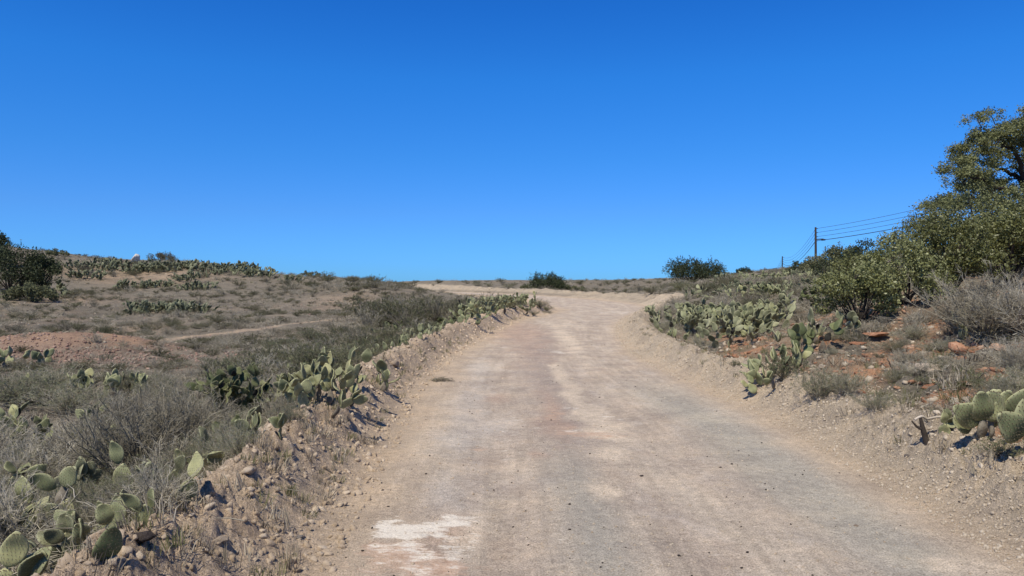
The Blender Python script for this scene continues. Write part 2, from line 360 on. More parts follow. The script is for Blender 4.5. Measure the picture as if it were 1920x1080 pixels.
M['sumac'] = var_mat('sumac_leaf', [(0, (.10, .105, .034)), (.4, (.17, .175, .056)), (.75, (.27, .275, .10)), (1, (.42, .42, .21))], .48, 9, translucent=.22, spec=.5, rnd=.25)
M['sumac_light'] = var_mat('sumac_light_leaf', [(0, (.13, .135, .05)), (.4, (.22, .23, .085)), (.75, (.34, .35, .16)), (1, (.52, .53, .33))], .45, 9, translucent=.22, spec=.5, rnd=.25)
M['dark_leaf'] = var_mat('evergreen_leaf', [(0, (.03, .04, .016)), (.5, (.055, .068, .026)), (1, (.11, .12, .05))], .6, 4, translucent=.1, spec=.3, rnd=.25)
M['oak_leaf'] = var_mat('oak_leaf', [(0, (.10, .11, .042)), (.5, (.19, .2, .08)), (1, (.30, .305, .14))], .6, 3, translucent=.15, spec=.3, rnd=.2)
M['pole'] = var_mat('pole_wood', [(0, (.04, .033, .03)), (1, (.07, .058, .05))], .9, 3)
M['wire'] = var_mat('wire_metal', [(0, (.035, .035, .04)), (1, (.05, .05, .055))], .6)
M['dead_wood'] = var_mat('bleached_wood', [(0, (.2, .16, .12)), (.6, (.42, .36, .28)), (1, (.55, .48, .4))], .9, 8, bump=.6)

def pad_mat(name, stops, edge, scar=.25):
    m, nt, p = newmat(name)
    oi = node(nt, 'ShaderNodeObjectInfo'); tc = node(nt, 'ShaderNodeTexCoord'); va = node(nt, 'ShaderNodeAttribute', attribute_name='rnd')
    r = math_(nt, 'FRACT', math_(nt, 'ADD', oi.outputs['Random'], va.outputs['Fac']))
    c = ramp(nt, r, stops).outputs[0]
    # offset the texture per pad
    mp = node(nt, 'ShaderNodeVectorMath', operation='ADD'); cb = node(nt, 'ShaderNodeCombineXYZ'); nt.links.new(math_(nt, 'MULTIPLY', oi.outputs['Random'], 40), cb.inputs[0])
    nt.links.new(tc.outputs['Object'], mp.inputs[0]); nt.links.new(cb.outputs[0], mp.inputs[1])
    n = noise(nt, 14, 5, .6, mp.outputs[0]); c = mixc(nt, 1.0, c, ramp(nt, n.outputs[0], [(.3, (.8, .8, .8)), (.7, (1.25, 1.22, 1.15))]).outputs[0], 'MULTIPLY')
    n2 = noise(nt, 26, 5, .7, mp.outputs[0]); f = ramp(nt, n2.outputs[0], [(.60, (0,)), (.68, (1,))]).outputs[0]
    c = mixc(nt, math_(nt, 'MULTIPLY', f, scar * 2), c, (.24, .20, .12))
    rim = node(nt, 'ShaderNodeAttribute', attribute_name='rim'); rr = math_(nt, 'MULTIPLY', rim.outputs['Fac'], .55)
    c = mixc(nt, rr, c, edge)
    nt.links.new(c, p.inputs['Base Color']); p.inputs['Roughness'].default_value = .62; p.inputs['Specular IOR Level'].default_value = .3
    b = node(nt, 'ShaderNodeBump'); b.inputs['Strength'].default_value = .5; b.inputs['Distance'].default_value = .006; nt.links.new(n.outputs[0], b.inputs['Height']); nt.links.new(b.outputs[0], p.inputs['Normal'])
    return m
M['pad'] = pad_mat('cactus_pad', [(0, (.10, .115, .055)), (.3, (.15, .165, .08)), (.6, (.195, .21, .11)), (.85, (.245, .255, .13)), (1, (.31, .30, .14))], (.47, .45, .25))
M['pad_grey'] = pad_mat('cactus_pad_grey', [(0, (.08, .085, .042)), (.5, (.14, .147, .078)), (.85, (.205, .21, .118)), (1, (.29, .285, .165))], (.42, .41, .25), .2)
M['pad_dark'] = pad_mat('cactus_pad_dark', [(0, (.065, .08, .032)), (.6, (.105, .125, .05)), (1, (.155, .17, .07))], (.2, .2, .1))
M['pad_wood'] = var_mat('woody_pad', [(0, (.08, .062, .045)), (.5, (.16, .135, .10)), (1, (.25, .22, .17))], .95, 14, bump=1, bscale=30)
M['pad_dead'] = var_mat('dried_black_pad', [(0, (.02, .018, .014)), (1, (.045, .04, .03))], .9, 12, bump=.8)
M['spine'] = var_mat('spine', [(0, (.30, .25, .15)), (1, (.5, .44, .3))], .7)
M['areole'] = var_mat('areole', [(0, (.07, .05, .03)), (1, (.12, .09, .05))], .9)

# ------------------------------------------------------------------ terrain mesh, split into ground, road and berms
def build_ground():
    th = np.concatenate([np.linspace(-180, -50, 40, endpoint=False), np.linspace(-50, -37, 40, endpoint=False), np.linspace(-37, 37, 640), np.linspace(37, 50, 41)[1:], np.linspace(50, 180, 41)[1:]])
    th = np.radians(th); nt_ = len(th)
    r = np.concatenate([np.exp(np.linspace(math.log(.25), math.log(3), 30, endpoint=False)), np.exp(np.linspace(math.log(3), math.log(180), 660, endpoint=False)), np.exp(np.linspace(math.log(180), math.log(5000), 34))])
    nr = len(r)
    T, Rr = np.meshgrid(th, r); X = (Rr * np.sin(T)).ravel(); Y = (Rr * np.cos(T)).ravel()
    Z, d, left, berm, dl, dr = height(X, Y, full=True)
    V = np.stack([X, Y, Z], 1)
    # ---- the earth's own colours
    rr = np.hypot(X, Y); n = len(X)
    def mixv(c, f, b): return c * (1 - f[:, None]) + np.array(b)[None] * f[:, None]
    nA = fbm(X * .12, Y * .12, 4, 31); nB = fbm(X * .55, Y * .55, 4, 32); nC = fbm(X * 2.6, Y * 2.6, 4, 33); nD = fbm(X * .3, Y * .3, 4, 34)
    c = np.tile(np.array([.198, .172, .132]), (n, 1))
    c = mixv(c, sstep(-.1, .35, nB), (.245, .21, .158)); c = mixv(c, sstep(.0, .4, nD) * .8, (.165, .142, .108))
    c = mixv(c, sstep(.12, .4, nC) * .5, (.11, .094, .072)); c = mixv(c, sstep(.22, .5, nA + .4 * nB) * .35, (.28, .20, .14))
    # bare patches and red mound on the left slope
    for (u, v, sx_, sy_) in [(125, 561, 2.4, 3.5), (210, 520, 6, 3), (250, 620, 1.6, 2.2), (640, 563, 2, 4), (330, 515, 5, 2)]:
        x0, y0 = gpx(u, v); f = np.exp(-(((X - x0) / sx_) ** 2 + ((Y - y0) / sy_) ** 2)) * sstep(-.3, .25, nC + .3); c = mixv(c, np.clip(f * .65, 0, 1), (.38, .28, .195))
    mm = mound_mask(X, Y); f = np.clip(1.6 * mm, 0, 1) * sstep(-.6, .1, nC + .3 * mm)
    c = mixv(c, f, (.36, .235, .155))
    x0, y0 = -12.0, 17.6; f = np.exp(-(((X - x0) / 4.2) ** 2 + ((Y - y0) / 1.7) ** 2) ** 1.5); c = mixv(c, f * .7, (.30, .215, .165))
    f = np.exp(-(((X + 4.6) / 2.4) ** 2 + ((Y - 12.0) / 2.2) ** 2)); c = mixv(c, f * .6, (.24, .195, .18))
    c = mixv(c, path_mask(X, Y) * .9, (.43, .33, .235))
    # right hand slope: orange ledges and tan soil
    rs = sstep(.6, 1.2, dr) * (dr < dl) * (1 - sstep(15, 24, Y)); k = sstep(-.25, .15, nB + .5 * nC)
    c = mixv(c, rs * k * .85, (.29, .205, .135)); k = sstep(.02, .25, fbm(X * .9, Y * .9, 4, 41)); c = mixv(c, rs * k * .85, (.46, .25, .14))
    far = sstep(48, 60, Y) * (1 - sstep(.5, 1, 0 * Y)); c = mixv(c, far * sstep(-.1, .3, nB) * .5, (.17, .14, .095))
    # berms
    b = np.maximum(np.clip(berm * 1.15, 0, 1), (1 - sstep(np.where(left, .7, .35), np.where(left, 1.3, .8), d + .25 * nB)) * (Y < 60)) * np.where(Y > 48, .75, 1.); b = np.where(left, b, b ** 1.3)
    c = mixv(c, b * left * .95, (.54, .42, .30)); c = mixv(c, b * (~left) * .95, (.50, .41, .30))
    k = sstep(.0, .35, nC); c = mixv(c, b * left * k * .5, (.42, .31, .21))
    # road
    rd = 1 - sstep(-.35, .25, d + .25 * nB)
    wdt = dl + dr + 1e-6; t = dl / wdt                        # 0 left edge .. 1 right edge
    base = np.tile(np.array([.425, .348, .272]), (n, 1))
    ln = fbm(X * 1.6, Y * .22, 4, 51); ln2 = fbm(X * 4.5, Y * .5, 3, 52)
    base = mixv(base, sstep(-.05, .35, ln) * .6, (.51, .43, .335)); base = mixv(base, sstep(.0, .4, ln2) * .35, (.31, .255, .195))
    st = fbm(t * 55, Y * .35, 3, 54); st2 = fbm(t * 130, Y * .8, 2, 55) * (1 - sstep(12, 22, Y)); base = base * (1 + .16 * st + .10 * st2)[:, None]; base = mixv(base, sstep(.12, .4, fbm(X * 3.2, Y * 1.4, 4, 56)) * .45, (.50, .43, .36)); base = mixv(base, sstep(.15, .4, fbm(X * 2.1, Y * 1.1, 4, 57)) * .35, (.35, .27, .205))
    # grey gravel tracks
    g1 = np.exp(-((t - .80 + .05 * ln) / .10) ** 2) * (1 - sstep(9, 15, Y)); g2 = np.exp(-((t - .40 + .03 * ln) / .06) ** 2) * (1 - sstep(5, 10, Y)) * .8; g3 = np.exp(-((t - .45) / .09) ** 2) * sstep(6, 9, Y) * (1 - sstep(18, 28, Y)) * .95
    base = mixv(base, np.clip(g1 * .85, 0, 1), (.365, .335, .275)); base = mixv(base, np.clip(g2, 0, 1), (.33, .305, .255)); base = mixv(base, np.clip(g3, 0, 1), (.345, .285, .235))
    edge = np.clip(1 - sstep(.0, .22, t + .05 * nB) + sstep(.84, .97, t + .05 * nB), 0, 1); base = mixv(base, edge * .9, (.44, .345, .245))
    zone = np.zeros((n, 3))
    wx1 = fbm(X * 1.5, Y * 1.5, 4, 71); wy1 = fbm(X * 1.5, Y * 1.5, 4, 72); wx2 = fbm(X * 6, Y * 6, 3, 73)
    def ell(u, v, su, sv, ch=None, colr=None, k=1.0, pw=1.0):
        nonlocal base
        y0 = EYE * FPX / (v - 540.) if v > 615 else gpx(u, v)[1]; x0 = (u - 960) / FPX * y0; sxx = su / FPX * y0; syy = sv * y0 * y0 / (EYE * FPX)
        e = np.exp(-(((X - x0) / sxx + .9 * wx1 + .35 * wx2) ** 2 + ((Y - y0) / syy + .9 * wy1 - .35 * wx2) ** 2) ** pw) * (rr < 60)
        if ch is not None: zone[:, ch] = np.maximum(zone[:, ch], e * k)
        else: base = mixv(base, np.clip(e * k, 0, 1), colr)
    sand = (.58, .48, .365)
    for q in [(1052, 700, 16, 22), (1075, 735, 22, 26), (1110, 775, 36, 26), (1140, 805, 44, 18), (1165, 822, 30, 10), (1060, 640, 18, 26), (1130, 920, 30, 26), (1150, 850, 40, 18), (1790, 1060, 60, 20)]: ell(*q, colr=sand, k=.8, pw=1.8)
    for q in [(1030, 760, 20, 40), (1040, 800, 40, 20), (990, 640, 40, 30), (830, 990, 40, 30), (960, 630, 50, 12), (1010, 850, 18, 10), (935, 745, 20, 10)]: ell(*q, colr=(.38, .27, .205), k=.55, pw=1.2)
    for q in [(900, 690, 22, 14), (880, 760, 30, 60), (870, 830, 40, 30), (930, 800, 40, 20), (840, 920, 40, 40)]: ell(*q, colr=(.50, .45, .39), k=.5, pw=1.2)
    ell(765, 993, 74, 22, 0, k=.95, pw=1.6); ell(850, 975, 55, 12, 0, k=.8, pw=1.6); ell(790, 1040, 90, 40, 0, k=.62); ell(870, 1020, 60, 30, 0, k=.55)
    ell(1095, 806, 65, 4, 0, k=.55); ell(1052, 662, 16, 3, 0, k=.6); ell(945, 654, 12, 2, 0, k=.4); ell(1160, 585, 60, 4, 0, k=.42); ell(1065, 765, 26, 3, 0, k=.5); ell(960, 800, 60, 40, 0, k=.26); ell(1150, 780, 40, 12, 0, k=.3); ell(1430, 870, 30, 12, 0, k=.25); ell(1040, 1000, 30, 20, 0, k=.3)
    ell(800, 1045, 130, 40, 1, k=1.3); ell(1120, 812, 80, 9, 1, k=1.0); ell(1045, 780, 30, 24, 1, k=.75); ell(900, 842, 22, 6, 1, k=.9); ell(960, 655, 60, 10, 1, k=.35); ell(800, 920, 40, 10, 1, k=.42); ell(1075, 890, 20, 5, 1, k=.3)
    c = c * (1 - rd[:, None]) + base * rd[:, None]
    zone[:, :2] *= (rd > .3)[:, None]
    zone[:, 2] = np.clip(1 - rd, 0, 1) * .8 + .1
    # faces
    i = np.arange(nr - 1)[:, None] * nt_; j = np.arange(nt_ - 1)[None]
    F = np.stack([i + j, i + nt_ + j, i + nt_ + j + 1, i + j + 1], -1).reshape(-1, 4)[:, ::-1]
    fc = F[:, 0]; fr = (d[fc] < .02); fbl = (berm[fc] > .35) & left[fc] & ~fr & (rr[fc] < 120); fbr = (berm[fc] > .35) & ~left[fc] & ~fr & (rr[fc] < 120)
    rest = ~(fr | fbl | fbr)
    col4 = np.c_[np.clip(c, .01, .95), np.ones(n)]; z4 = np.c_[zone, np.ones(n)]
    for name, msk in (('ground', rest), ('dirt_road', fr), ('left_roadside_berm', fbl), ('right_roadside_berm', fbr)):
        f = F[msk]; used, inv = np.unique(f, return_inverse=True)
        me = mesh_from(name, V[used], inv.reshape(-1, 4), M['earth'], smooth=True, attrs={'col': col4[used], 'zone': z4[used]})
        tag(link(name, me), kind='structure')
build_ground()

# ------------------------------------------------------------------ scattering for uncountable stuff
def scatter(name, protos, P, rot, scl, label, cat, idx=None):
    n = len(P)
    me = bpy.data.meshes.new(name); me.vertices.add(n); me.vertices.foreach_set('co', np.asarray(P, np.float32).ravel())
    a = me.attributes.new('rot', 'FLOAT_VECTOR', 'POINT'); a.data.foreach_set('vector', np.asarray(rot, np.float32).ravel())
    scl = np.asarray(scl, np.float32); scl = np.repeat(scl[:, None], 3, 1) if scl.ndim == 1 else scl
    a = me.attributes.new('scl', 'FLOAT_VECTOR', 'POINT'); a.data.foreach_set('vector', scl.ravel())
    a = me.attributes.new('pick', 'INT', 'POINT'); a.data.foreach_set('value', np.asarray(rng.integers(0, len(protos), n) if idx is None else idx, np.int32))
    o = link(name, me); tag(o, label, cat, kind='stuff')
    g = bpy.data.node_groups.new(name, 'GeometryNodeTree')
    g.interface.new_socket('Geometry', in_out='INPUT', socket_type='NodeSocketGeometry'); g.interface.new_socket('Geometry', in_out='OUTPUT', socket_type='NodeSocketGeometry')
    gi = g.nodes.new('NodeGroupInput'); go = g.nodes.new('NodeGroupOutput'); ip = g.nodes.new('GeometryNodeInstanceOnPoints'); jn = g.nodes.new('GeometryNodeJoinGeometry')
    for pm in reversed(protos):
        po = bpy.data.objects.new(pm.name + '_source', pm)
        oi = g.nodes.new('GeometryNodeObjectInfo'); oi.inputs['Object'].default_value = po; oi.inputs['As Instance'].default_value = True
        g.links.new(oi.outputs['Geometry'], jn.inputs[0])
    def attr(nm, t):
        q = g.nodes.new('GeometryNodeInputNamedAttribute'); q.data_type = t; q.inputs['Name'].default_value = nm; return q.outputs['Attribute']
    e2r = g.nodes.new('FunctionNodeEulerToRotation'); g.links.new(attr('rot', 'FLOAT_VECTOR'), e2r.inputs[0])
    g.links.new(gi.outputs[0], ip.inputs['Points']); g.links.new(jn.outputs[0], ip.inputs['Instance']); ip.inputs['Pick Instance'].default_value = True
    g.links.new(attr('pick', 'INT'), ip.inputs['Instance Index']); g.links.new(e2r.outputs[0], ip.inputs['Rotation']); g.links.new(attr('scl', 'FLOAT_VECTOR'), ip.inputs['Scale'])
    g.links.new(ip.outputs[0], go.inputs[0])
    md = o.modifiers.new('scatter', 'NODES'); md.node_group = g
    return o
def wedge(n, r0, r1, a0=-40, a1=40, g=rng, pw=0.0):
    """points thinning out with distance"""
    r = np.exp(g.uniform(math.log(r0), math.log(r1), n)); a = np.radians(g.uniform(a0, a1, n)); return r * np.sin(a), r * np.cos(a)

# ------------------------------------------------------------------ stones
def ico(sub):
    import bmesh
    bm = bmesh.new(); bmesh.ops.create_icosphere(bm, subdivisions=sub, radius=1)
    V = np.array([v.co[:] for v in bm.verts]); F = np.array([[v.index for v in f.verts] for f in bm.faces]); bm.free(); return V, F
def stone(name, mat, seed, sub=2, cuts=7, rough=.12, flat=.7, smooth=False):
    g = np.random.default_rng(seed); V, F = ico(sub); V = V.copy()
    for _ in range(cuts):
        nn = g.normal(size=3); nn /= np.linalg.norm(nn); k = g.uniform(.42, .8); dd = V @ nn; V -= np.where(dd > k, dd - k, 0)[:, None] * nn * .95
    o = g.uniform(0, 50, 3)
    V *= (1 + rough * (pnoise(V[:, 0] * 2 + o[0], V[:, 1] * 2 + V[:, 2] * 2.3 + o[1]) + .5 * pnoise(V[:, 0] * 5 + o[1], V[:, 2] * 5 + V[:, 1] * 4 + o[2])))[:, None]
    V *= np.array([1, g.uniform(.7, .95), flat * g.uniform(.85, 1.1)])
    return mesh_from(name, V, F, mat, smooth=smooth)
clods = [stone('clod', M['clod'], 100 + i, 2, 9, .4, .6) for i in range(4)]
gravels = [stone('gravel', M['gravel'], 200 + i, 1, 5, .15, .65) for i in range(4)]
redg = [stone('red_gravel', M['redgravel'], 300 + i, 1, 5, .2, .6) for i in range(4)]
oranges = [stone('orange_stone', M['orange_rock'], 400 + i, 2, 8, .15, .5) for i in range(4)]
darks = [stone('dark_stone', M['dark_rock'], 500 + i, 1, 5, .2, .7) for i in range(2)]
def put(x, y, lift=0.0): return np.stack([x, y, height(x, y) + lift], 1)
def rrot(n, tilt=.6): return np.stack([rng.uniform(-tilt, tilt, n), rng.uniform(-tilt, tilt, n), rng.uniform(0, 6.28, n)], 1)
def along(n, P, d0, d1, y0, y1, side, logy=True):
    ys = np.exp(rng.uniform(math.log(y0), math.log(y1), n)) if logy else rng.uniform(y0, y1, n)
    k = P[:, 1].searchsorted(ys).clip(1, len(P) - 1) if (np.diff(P[:int(len(P)*.55), 1]) > 0).all() and y1 < 44 else P[:, 1].searchsorted(ys).clip(1, len(P) - 1)
    x = np.interp(ys, P[:, 1], P[:, 0]); return x + side * rng.uniform(d0, d1, n), ys
# clods and crumbs on the left bank
x, y = along(14000, LE, -.25, 1.25, 2.6, 36, -1); s = .003 + .034 * rng.random(len(x)) ** 6; s *= 1 + y * .02
scatter('bank_rubble', clods, put(x, y, 0) + np.c_[x * 0, x * 0, s * .05], rrot(len(x), 1.2), s, 'crumbled tan dirt clods covering the bank on the left of the road', 'rubble')
x, y = along(900, RE, .05, 1.0, 3, 30, 1); s = .014 + .035 * rng.random(len(x)) ** 3
scatter('berm_stones', [stone('pale_lump', M['gravel'], 150 + i, 2, 10, .2, .6) for i in range(4)], put(x, y, -.003), rrot(len(x), .9), s, 'bigger pale stones and clods on the right roadside berm', 'stones')
x, y = along(420, LE, -.15, 1.0, 2.6, 26, -1); s = .025 + .05 * rng.random(len(x)) ** 2.5
scatter('bank_lumps', [stone('lump', M['clod'], 130 + i, 2, 12, .3, .55) for i in range(5)], put(x, y, -.005), rrot(len(x), .9), np.stack([s, s * rng.uniform(.6, 1, len(s)), s * rng.uniform(.6, 1.1, len(s))], 1), 'larger broken lumps of tan dirt on the left roadside bank', 'dirt lumps')
x, y = along(26000, RE, -.35, 1.15, 3, 44, 1); s = .004 + .015 * rng.random(len(x)) ** 4; s *= 1 + y * .03
scatter('pale_gravel', gravels, put(x, y, 0) + np.c_[x * 0, x * 0, s * .2], rrot(len(x), 1.2), s, 'pale gravel heaped along the right edge of the dirt road', 'gravel')
x, y = wedge(16000, 3.0, 30, -24, 38); d = road_info(x, y)[0]; m = d < .1; x, y = x[m], y[m]; s = .0022 + .011 * rng.random(len(x)) ** 5; s *= 1 + y * .04
scatter('road_pebbles', gravels + [darks[0]] + gravels + clods[:2], put(x, y, .001), rrot(len(x), 1), s, 'loose pebbles strewn over the dirt road', 'pebbles')
x = rng.normal(-12.0, 3.2, 2600); y = rng.normal(17.7, 1.1, 2600); s = .02 + .05 * rng.random(len(x)) ** 3
scatter('red_gravel', redg, put(x, y, .01), rrot(len(x), 1), s, 'reddish broken stone spread below the orange mound', 'gravel')
x = rng.uniform(4.1, 10.5, 9000); y = rng.uniform(3.5, 17, 9000); m = (fbm(x * .9, y * .9, 4, 41) + .5 * rng.random(len(x)) > .12); x, y = x[m], y[m]; s = .012 + .07 * rng.random(len(x)) ** 4
scatter('slope_stones', oranges + [gravels[0], gravels[1]], put(x, y, 0) + np.c_[x * 0, x * 0, s * .1], rrot(len(x), .7), s, 'small orange and tan stones scattered on the right slope', 'stones')
x, y = wedge(2600, 8, 70, -38, 38); d = road_info(x, y)[0]; m = d > 1; x, y = x[m], y[m]; s = .012 + .05 * rng.random(len(x)) ** 4; s *= 1 + y * .012
scatter('field_stones', [gravels[2], gravels[3], redg[0], darks[0]], put(x, y, 0), rrot(len(x), .8), s, 'loose stones lying in the dry scrubland', 'stones')

# ------------------------------------------------------------------ grass and shrubs
def tuft(name, mat, seed, n=26, h=.2, spread=.09, lean=.55, w=.004):
    g = np.random.default_rng(seed); a = g.uniform(0, 6.28, n); rr = spread * np.sqrt(g.random(n)); hh = h * g.uniform(.45, 1.1, n); ln = lean * g.random(n)
    b = np.stack([rr * np.cos(a), rr * np.sin(a), np.full(n, -.015)], 1); a2 = a + g.normal(0, .6, n); dr = np.stack([np.cos(a2), np.sin(a2), 0 * a2], 1)
    m_ = b + dr * (hh * ln * .35)[:, None] + np.array([0, 0, 1]) * (hh * .6)[:, None]; t = b + dr * (hh * ln)[:, None] + np.array([0, 0, 1]) * (hh * (1 - .3 * ln))[:, None]
    q = g.uniform(0, 6.28, n); s = np.stack([np.cos(q), np.sin(q), 0 * q], 1) * w
    V = np.stack([b - s, b + s, m_ + s * .7, m_ - s * .7, t], 1).reshape(-1, 3); i = np.arange(n)[:, None] * 5
    return mesh_from(name, V, [i + [3, 2, 4], i + [0, 1, 2, 3]], mat)
def litter(name, mat, seed, n=40, rad=.35):
    """flattened stalks and crumbs of dead plants"""
    g = np.random.default_rng(seed); P = np.stack([g.normal(0, rad * .5, n), g.normal(0, rad * .5, n), g.uniform(.0, .09, n)], 1)
    a = g.uniform(0, 6.28, n); L = g.uniform(.05, .16, n); d = np.stack([np.cos(a), np.sin(a), g.uniform(-.1, .7, n)], 1) * L[:, None]
    PP = np.stack([P, P + d * .5 + g.normal(0, .008, (n, 3)), P + d], 1); V, F = tubes_batch(PP, np.tile([.003, .0028, .0015], (n, 1)), 3)
    return mesh_from(name, V, F, mat)
def shrub_parts(seed, n=60, h=.8, rad=.7, lean=1.0, twigs=5, r0=.006, leafn=0, leafsize=.02, leafasp=.35, sub=4, curl=.12):
    """twiggy dome; returns stem arrays and leaf arrays"""
    g = np.random.default_rng(seed); a = g.uniform(0, 6.28, n); e = np.sqrt(g.random(n)) * lean
    K = 6; t = np.linspace(0, 1, K)
    out = np.stack([np.cos(a), np.sin(a), 0 * a], 1); hh = h * g.uniform(.6, 1.08, n) * (1 - .35 * e ** 2); rr = rad * e * g.uniform(.7, 1.1, n)
    P = out[:, None] * (rr[:, None] * t ** 1.15)[..., None] + np.array([0, 0, 1]) * (hh[:, None] * t ** (.85 + .2 * e[:, None]))[..., None]
    jit = g.normal(0, curl * h * .35, (n, K, 3)) * t[None, :, None]; P = P + jit; P[:, 0, :2] += g.normal(0, rad * .1, (n, 2)); P[:, 0, 2] = -.03
    R0 = np.tile(r0 * (1.15 - t * .85), (n, 1)); V1, F1 = tubes_batch(P, R0, 3)
    # twigs
    m = n * twigs; si = np.repeat(np.arange(n), twigs); tt = g.uniform(.2, 1, m) ** .8; f = tt * (K - 1); i0 = np.minimum(f.astype(int), K - 2); fr = (f - i0)[:, None]
    st = P[si, i0] * (1 - fr) + P[si, i0 + 1] * fr; dirn = P[si, i0 + 1] - P[si, i0]; dirn /= np.linalg.norm(dirn, axis=1)[:, None] + 1e-6
    d = dirn * .8 + g.normal(0, .55, (m, 3)); d[:, 2] += .35; d /= np.linalg.norm(d, axis=1)[:, None]; L = h * g.uniform(.12, .38, m) * (1.15 - .6 * tt)
    T = np.stack([st, st + d * (L * .5)[:, None] + g.normal(0, .012, (m, 3)), st + d * L[:, None] + g.normal(0, .02, (m, 3))], 1)
    V2, F2 = tubes_batch(T, np.tile(np.array([.5, .4, .22]) * r0, (m, 1)), 3)
    # finer twigs
    m2 = m * sub; s2 = np.repeat(np.arange(m), sub); q = g.random(m2)[:, None]; st2 = T[s2, 0] * (1 - q) + T[s2, 2] * q
    d2 = d[s2] + g.normal(0, .6, (m2, 3)); d2[:, 2] += .25; d2 /= np.linalg.norm(d2, axis=1)[:, None]; L2 = h * g.uniform(.04, .13, m2)
    T2 = np.stack([st2, st2 + d2 * L2[:, None]], 1); V3, F3 = tubes_batch(T2, np.tile(np.array([.26, .14]) * r0, (m2, 1)), 3)
    V = np.concatenate([V1, V2, V3]); F = np.concatenate([F1, F2 + len(V1), F3 + len(V1) + len(V2)])
    LV = LF = None
    if leafn:
        k = g.integers(0, m2, leafn); q = g.uniform(.1, 1.1, leafn)[:, None]; C = T2[k, 0] * (1 - q) + T2[k, 1] * q + g.normal(0, .006, (leafn, 3))
        LV, LF = leaves(C, leafsize * g.uniform(.6, 1.3, leafn), leafasp, .4, g)
    return V, F, LV, LF
class Kind: pass
def make_kind(name, seeds, twigmat, leafmat, **kw):
    k = Kind(); k.name = name; k.v = []
    for s in seeds:
        V, F, LV, LF = shrub_parts(s, **kw); st = mesh_from(name + '_stems', V, F, twigmat)
        lf = mesh_from(name + '_foliage', LV, LF, leafmat) if LV is not None else None
        if LV is not None: joined = mesh_from(name, np.concatenate([V, LV]), [LF + len(V), F], [twigmat, leafmat], mi=np.concatenate([np.ones(len(LF)), np.zeros(len(F))]))
        else: joined = st
        k.v.append((st, lf, joined))
    return k
K_dry = make_kind('dry_shrub', [1, 2, 3], M['twig'], M['brown_leaf'], n=56, h=.8, rad=.75, twigs=7, sub=3, r0=.0085, curl=.2, leafn=700, leafsize=.016)
K_fluffy = make_kind('dry_shrub', [5, 6], M['twig'], M['brown_leaf'], n=100, h=.8, rad=.75, twigs=8, sub=4, r0=.0062, leafn=5000, leafsize=.014, curl=.16)
K_dry_s = make_kind('brown_bush', [11, 12, 13, 14], M['twig'], M['brown_leaf'], n=34, h=.8, rad=.8, twigs=6, sub=3, r0=.010, leafn=900, leafsize=.03)
K_sage = make_kind('sage_shrub', [21, 22, 23], M['twig'], M['sage'], n=80, h=.75, rad=.7, twigs=6, sub=4, r0=.005, leafn=6500, leafsize=.026, leafasp=.22)
K_scrub = make_kind('scrub_bush', [31, 32, 33, 34], M['twig_dark'], M['sage_dark'], n=34, h=.75, rad=.85, twigs=6, sub=3, r0=.009, leafn=2600, leafsize=.042, leafasp=.4)
K_green = make_kind('green_shrub', [41, 42, 43], M['twig_dark'], M['sage'], n=40, h=.75, rad=.8, twigs=6, sub=3, r0=.008, leafn=3200, leafsize=.036, leafasp=.35)
def plant(kind, x, y, h, w=1.0, label=None, cat='shrub', group=None, parts=False, name=None, sink=.03, tilt=0.0):
    st, lf, jn = random.choice(kind.v); z = H1(x, y) - sink; s = h / .78; sc = (s * w, s * w, s); rz = random.uniform(0, 6.28); nm = name or kind.name
    if parts:
        e = link(nm, None, loc=(x, y, z), rz=rz, sc=sc); e.empty_display_size = .1; link('stems', st, e)['kind'] = 'stuff'
        if lf: link('foliage', lf, e)['kind'] = 'stuff'
    else: e = link(nm, jn, loc=(x, y, z), rz=rz, sc=sc)
    e.rotation_euler = (random.uniform(-.08, .08) + tilt, random.uniform(-.08, .08), rz)
    if group: label = size_word(h) + ('' if w < 1.2 else ' spreading') + ' ' + LOOK[kind.name] + ' ' + where(x, y); group = GRP[kind.name]
    return tag(e, label, cat, group)
def H1(x, y): return float(height(np.array([x]), np.array([y]))[0])
